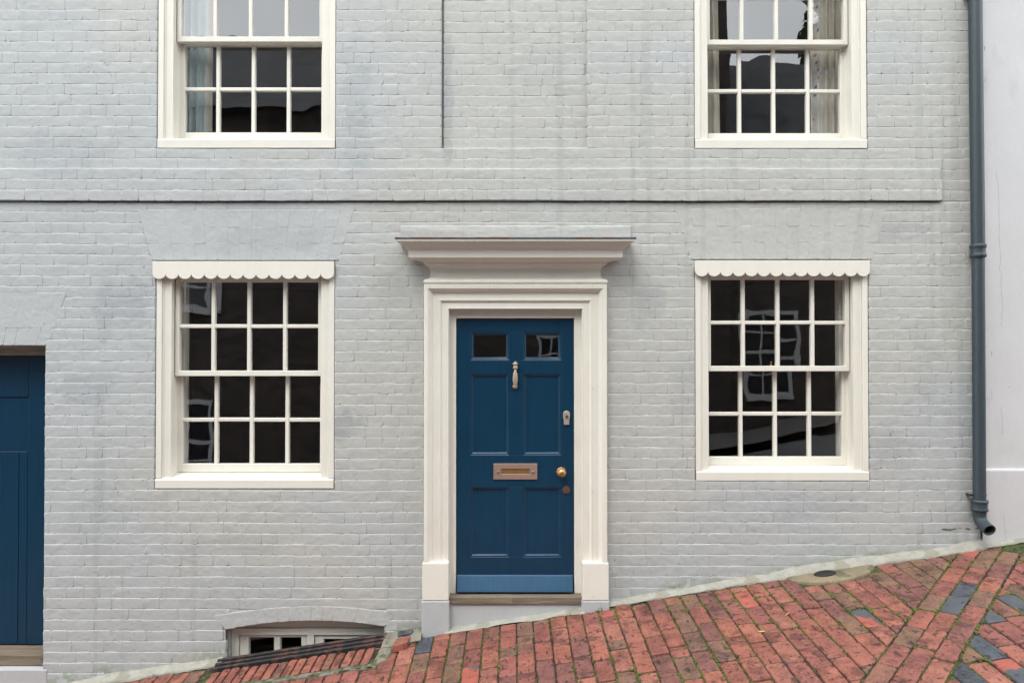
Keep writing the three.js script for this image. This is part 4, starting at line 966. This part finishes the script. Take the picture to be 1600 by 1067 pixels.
// ------------------------------------------------------------------ moss, weeds, leaves
{
  // tiny cushions of moss along the joints
  const spots = [];
  for (const b of paving) {
    const c = centre(b.poly); if (-c[1] > zSeen(c[0]) + 0.15 || (c[0] < -0.9)) continue;
    for (let i = 0; i < b.poly.length; i++) {
      const a = b.poly[i], d = b.poly[(i + 1) % b.poly.length], l = Math.hypot(d[0] - a[0], d[1] - a[1]);
      for (let t = 0; t < l; t += 0.011) {
        const x = mix(a[0], d[0], t / l), y = mix(a[1], d[1], t / l), nx = (d[1] - a[1]) / l, ny = -(d[0] - a[0]) / l;
        const corner = Math.min(t, l - t) < 0.015 ? 0.12 : 0;
        const m = fbm(x * 2.2, y * 2.2, 3, 801) + 0.5 * noise(x * 14, y * 14, 802) + corner + 0.06 * (x - 1.0) + (Math.abs(nx) > 0.6 ? 0.10 : -0.06);
        if (m > 0.36 && R() < 0.7) spots.push([x + nx * rr(0.0, 0.006), y + ny * rr(0.0, 0.006), clamp((m - 0.36) * 2.2)]);
      }
    }
  }
  const g = new THREE.IcosahedronGeometry(1, 1), p = g.attributes.position;
  for (let i = 0; i < p.count; i++) { const k = 1 + 0.35 * (hash2(Math.round(p.getX(i) * 99), Math.round(p.getY(i) * 99) + Math.round(p.getZ(i) * 77), 3) - 0.5); p.setXYZ(i, p.getX(i) * k, p.getY(i) * k, p.getZ(i) * k); }
  g.computeVertexNormals();
  const im = new THREE.InstancedMesh(g, std({ color: 0xffffff, roughness: 1 }), spots.length), mm = new THREE.Matrix4(), q = new THREE.Quaternion(), col = new THREE.Color();
  spots.forEach(([x, y, k], i) => {
    const s = rr(0.003, 0.0062) * (1 + 0.5 * k);
    q.setFromEuler(new THREE.Euler(R() * 6, R() * 6, R() * 6));
    mm.compose(new THREE.Vector3(x, groundY(x, -y) - 0.0055 + 0.003 * k, -y), q, new THREE.Vector3(s, s * 0.8, s)); im.setMatrixAt(i, mm);
    const t = R(); im.setColorAt(i, col.setRGB(mix(0.035, 0.10, t), mix(0.052, 0.135, t), mix(0.010, 0.02, t)));
  });
  im.name = numbered('moss'); im.userData = { kind: 'stuff', label: 'green moss growing in the joints of the brick paving', category: 'moss' };
  scene.add(im);
  console.log('moss', spots.length);
}
const bladeMat = new THREE.MeshPhysicalMaterial({ color: lin(0.12, 0.21, 0.035), roughness: 0.75, transmission: 0.25, thickness: 0, side: THREE.DoubleSide });
function tuft(x, z, h, n, spread, label) {
  const gs_ = [], y = groundY(x, z);
  for (let i = 0; i < n; i++) {
    const a = R() * 6.283, lean = rr(0.15, 0.95) * spread, L = h * rr(0.45, 1), w = rr(0.0016, 0.0032), pos = [], idx = [], K = 5;
    const bx_ = x + rr(-0.02, 0.02), bz = z + rr(-0.006, 0.006);
    for (let k = 0; k <= K; k++) {
      const t = k / K, r = lean * L * t * t, ww = w * (1 - t * 0.92);
      const cx = bx_ + Math.cos(a) * r, cz = bz + Math.abs(Math.sin(a)) * r, cy = y - 0.005 + L * t * (1 - 0.25 * lean * t);
      pos.push(cx - Math.sin(a) * ww, cy, cz + Math.cos(a) * ww, cx + Math.sin(a) * ww, cy, cz - Math.cos(a) * ww);
      if (k) { const b = (k - 1) * 2; idx.push(b, b + 1, b + 3, b, b + 3, b + 2); }
    }
    const g = new THREE.BufferGeometry(); g.setAttribute('position', new THREE.Float32BufferAttribute(pos, 3)); g.setIndex(idx); g.computeVertexNormals(); g.setAttribute('uv', new THREE.Float32BufferAttribute(new Float32Array(pos.length / 3 * 2), 2)); gs_.push(g);
  }
  const m = new THREE.Mesh(mergeGeometries(gs_.map(plain)), bladeMat); m.name = numbered('grass_tuft'); m.userData = { label, category: 'grass tuft', group: 'weeds in the paving joints' }; scene.add(m);
}
tuft(0.60, 0.098, 0.085, 13, 0.9, 'long grass tuft at the foot of the door surround beside the drainpipe side');
tuft(0.40, 0.098, 0.06, 8, 1.0, 'thin grass tuft under the end of the threshold');
tuft(0.30, 0.098, 0.035, 5, 1.2, 'tiny grass blades against the step riser');
tuft(0.70, 0.20, 0.035, 12, 1.6, 'short grass in a paving joint in front of the plinth');
tuft(0.98, 0.075, 0.03, 9, 1.6, 'low grass sprig beside the cement fillet');
tuft(1.02, 0.24, 0.03, 10, 1.8, 'low grass sprig in a joint between red bricks');
tuft(1.46, 0.07, 0.03, 10, 1.6, 'small green sprig at the edge of the cement');
tuft(1.66, 0.19, 0.03, 10, 1.8, 'small green sprig between red bricks below the wall');
tuft(-2.46, 0.07, 0.07, 9, 1.0, 'green weed on the cement fillet near the light well');
tuft(-2.86, 0.05, 0.05, 5, 0.8, 'dry weed stalks at the foot of the wall');
function leaf(x, z, len, w, turn, colr, label) {
  const s = new THREE.Shape(); s.moveTo(0, -len / 2); s.quadraticCurveTo(w, -len * 0.1, 0, len / 2); s.quadraticCurveTo(-w, -len * 0.1, 0, -len / 2);
  const g = new THREE.ExtrudeGeometry(s, { depth: 0.0008, bevelEnabled: false, curveSegments: 8 }), p = g.attributes.position;
  for (let i = 0; i < p.count; i++) p.setZ(i, p.getZ(i) + 6 * p.getX(i) ** 2 + 1.2 * p.getY(i) ** 2);
  g.computeVertexNormals(); g.rotateX(-Math.PI / 2); g.rotateY(turn); g.rotateZ(0.15); g.translate(x, groundY(x, z) + 0.005, z);
  const m = new THREE.Mesh(g, std({ color: lin(...colr), roughness: 0.8 })); m.name = numbered('fallen_leaf'); m.userData = { label, category: 'leaf' }; scene.add(m);
}
leaf(1.50, 0.68, 0.045, 0.022, 1.3, [0.33, 0.36, 0.10], 'small yellow green leaf lying on a stained red brick');
leaf(1.72, 0.52, 0.06, 0.010, -0.8, [0.45, 0.22, 0.10], 'narrow orange brown leaf sliver lying on the brick paving');

// ------------------------------------------------------------------ houses across the street (seen in the window glass)
const oppMat = s => std({ map: rep(colourTexture(512, 512, (u, v) => {
  const x = u * 2.7, y = v * 2.7, row = Math.floor(y / 0.075), fy = y / 0.075 - row, xo = x / 0.225 + (row % 2) * 0.5, col = Math.floor(xo), fx = xo - col;
  const joint = fy < 0.14 || fx < 0.05, t = hash2(col, row, s), k = 0.75 + 0.5 * t + 0.25 * fbm(u * 30, v * 30, 3, s, 30);
  return joint ? [0.07 * k, 0.066 * k, 0.06 * k] : [mix(0.035, 0.06, t) * k, mix(0.032, 0.038, t) * k, mix(0.030, 0.034, t) * k];
}), 1 / 2.7), roughness: 0.9 });
const tileMat = std({ color: lin(0.055, 0.060, 0.070), map: rep(paverMap, 0.4), roughness: 0.85 });
const whiteMat = std({ color: lin(0.42, 0.42, 0.42), roughness: 0.5 });
const glassDark = std({ color: lin(0.015, 0.016, 0.02), roughness: 0.08 });
function farHouse(name, label, x0, x1, eaves, ridge, wins, seed) {
  const h = thing(name, label, 'house', 'houses across the street'), z = 7.2;
  part(h, 'wall', [bx(x0, x1, -5, eaves, z, z + 7, 0)], oppMat(seed));
  const r = new THREE.Shape([[-0.25, eaves - 0.05], [7.25, eaves - 0.05], [3.5, ridge]].map(p => new THREE.Vector2(...p)));
  const g = new THREE.ExtrudeGeometry(r, { depth: x1 - x0 - 0.004, bevelEnabled: false }); g.rotateY(-Math.PI / 2); g.translate(x1 - 0.002, 0.001, z);
  part(h, 'roof', metricUV(g), tileMat);
  for (const [wx0, wx1, wy0, wy1] of wins) {
    const w = group(h, 'window'), F = [], t = 0.07, zf = z - 0.03;
    F.push(bx(wx0 - t, wx0, wy0 - t, wy1 + t, zf, z + 0.05, 0), bx(wx1, wx1 + t, wy0 - t, wy1 + t, zf, z + 0.05, 0), bx(wx0, wx1, wy1, wy1 + t, zf, z + 0.05, 0), bx(wx0 - t, wx1 + t, wy0 - t - 0.06, wy0 - t, zf - 0.06, z + 0.05, 0), bx(wx0, wx1, wy0 - t, wy0, zf, z + 0.05, 0));
    for (let i = 1; i < 3; i++) { const x = mix(wx0, wx1, i / 3); F.push(bx(x - 0.016, x + 0.016, wy0, wy1, zf + 0.01, z + 0.05, 0)); }
    for (let i = 1; i < 4; i++) { const y = mix(wy0, wy1, i / 4), q = i === 2 ? 0.03 : 0.016; F.push(bx(wx0, wx1, y - q, y + q, zf + 0.012, z + 0.05, 0)); }
    part(w, 'frame', F, whiteMat); part(w, 'pane', [bx(wx0, wx1, wy0, wy1, z - 0.006, z + 0.02, 0)], glassDark);
  }
}
farHouse('brick_house', 'brown brick terrace house opposite with low eaves and white sash windows', -15, 0.2, 6.1, 8.85, [[-6.5, -5.35, 2.42, 3.9], [-6.5, -5.35, -0.7, 0.7], [-2.6, -1.5, 2.3, 3.8], [-10, -8.9, 2.3, 3.8], [-2.6, -1.5, -0.4, 1.1]], 901);
farHouse('brick_house', 'tall brown brick house opposite the front door', 0.21, 3.93, 8.6, 9.8, [[0.45, 1.2, 1.3, 2.7], [2.2, 3.1, 3.9, 5.4], [0.45, 1.2, 3.9, 5.4], [2.2, 3.1, 0.9, 2.4]], 911);
farHouse('brick_house', 'low brick cottage opposite with a sloping tiled roof', 3.94, 14, 5.4, 8.4, [[4.15, 4.95, 0.9, 2.3], [6.6, 7.5, 0.9, 2.3], [6.6, 7.5, 3.0, 4.2]], 921);
{
  const t = thing('tree', 'broad dark tree behind the low cottage opposite', 'tree');
  const tx = 11.4, tz = 17, base = -0.1595 + 0.152 * 11.4;
  part(t, 'trunk', [new THREE.CylinderGeometry(0.18, 0.34, 7, 10).translate(tx, base + 2.6, tz), new THREE.CylinderGeometry(0.07, 0.16, 3.6, 8).rotateZ(0.6).translate(tx - 0.9, base + 6.8, tz), new THREE.CylinderGeometry(0.07, 0.16, 3.6, 8).rotateZ(-0.6).translate(tx + 0.9, base + 6.8, tz)], std({ color: lin(0.07, 0.055, 0.04), roughness: 0.95 }));
  const L = [];
  for (let i = 0; i < 6000; i++) {
    const a = R() * 6.283, u = rr(-1, 1), r = Math.cbrt(R()), k = 0.75 + 0.5 * noise(a * 1.6, u * 2.2, 41), s = Math.sqrt(1 - u * u);
    const g = new THREE.PlaneGeometry(0.22, 0.30); g.rotateX(R() * 6); g.rotateY(R() * 6); g.translate(tx + Math.cos(a) * s * r * 3.3 * k, base + 9 + u * r * 4.6 * k, tz + Math.sin(a) * s * r * 3.0 * k); L.push(g);
  }
  part(t, 'crown', L, new THREE.MeshPhysicalMaterial({ color: lin(0.05, 0.075, 0.025), roughness: 0.9, transmission: 0.3, thickness: 0, side: THREE.DoubleSide }));
}

scene.traverse(o => { if (o.isMesh) { o.castShadow = true; o.receiveShadow = true; } });
renderer.setSize(1024, 682);
renderer.render(scene, camera);
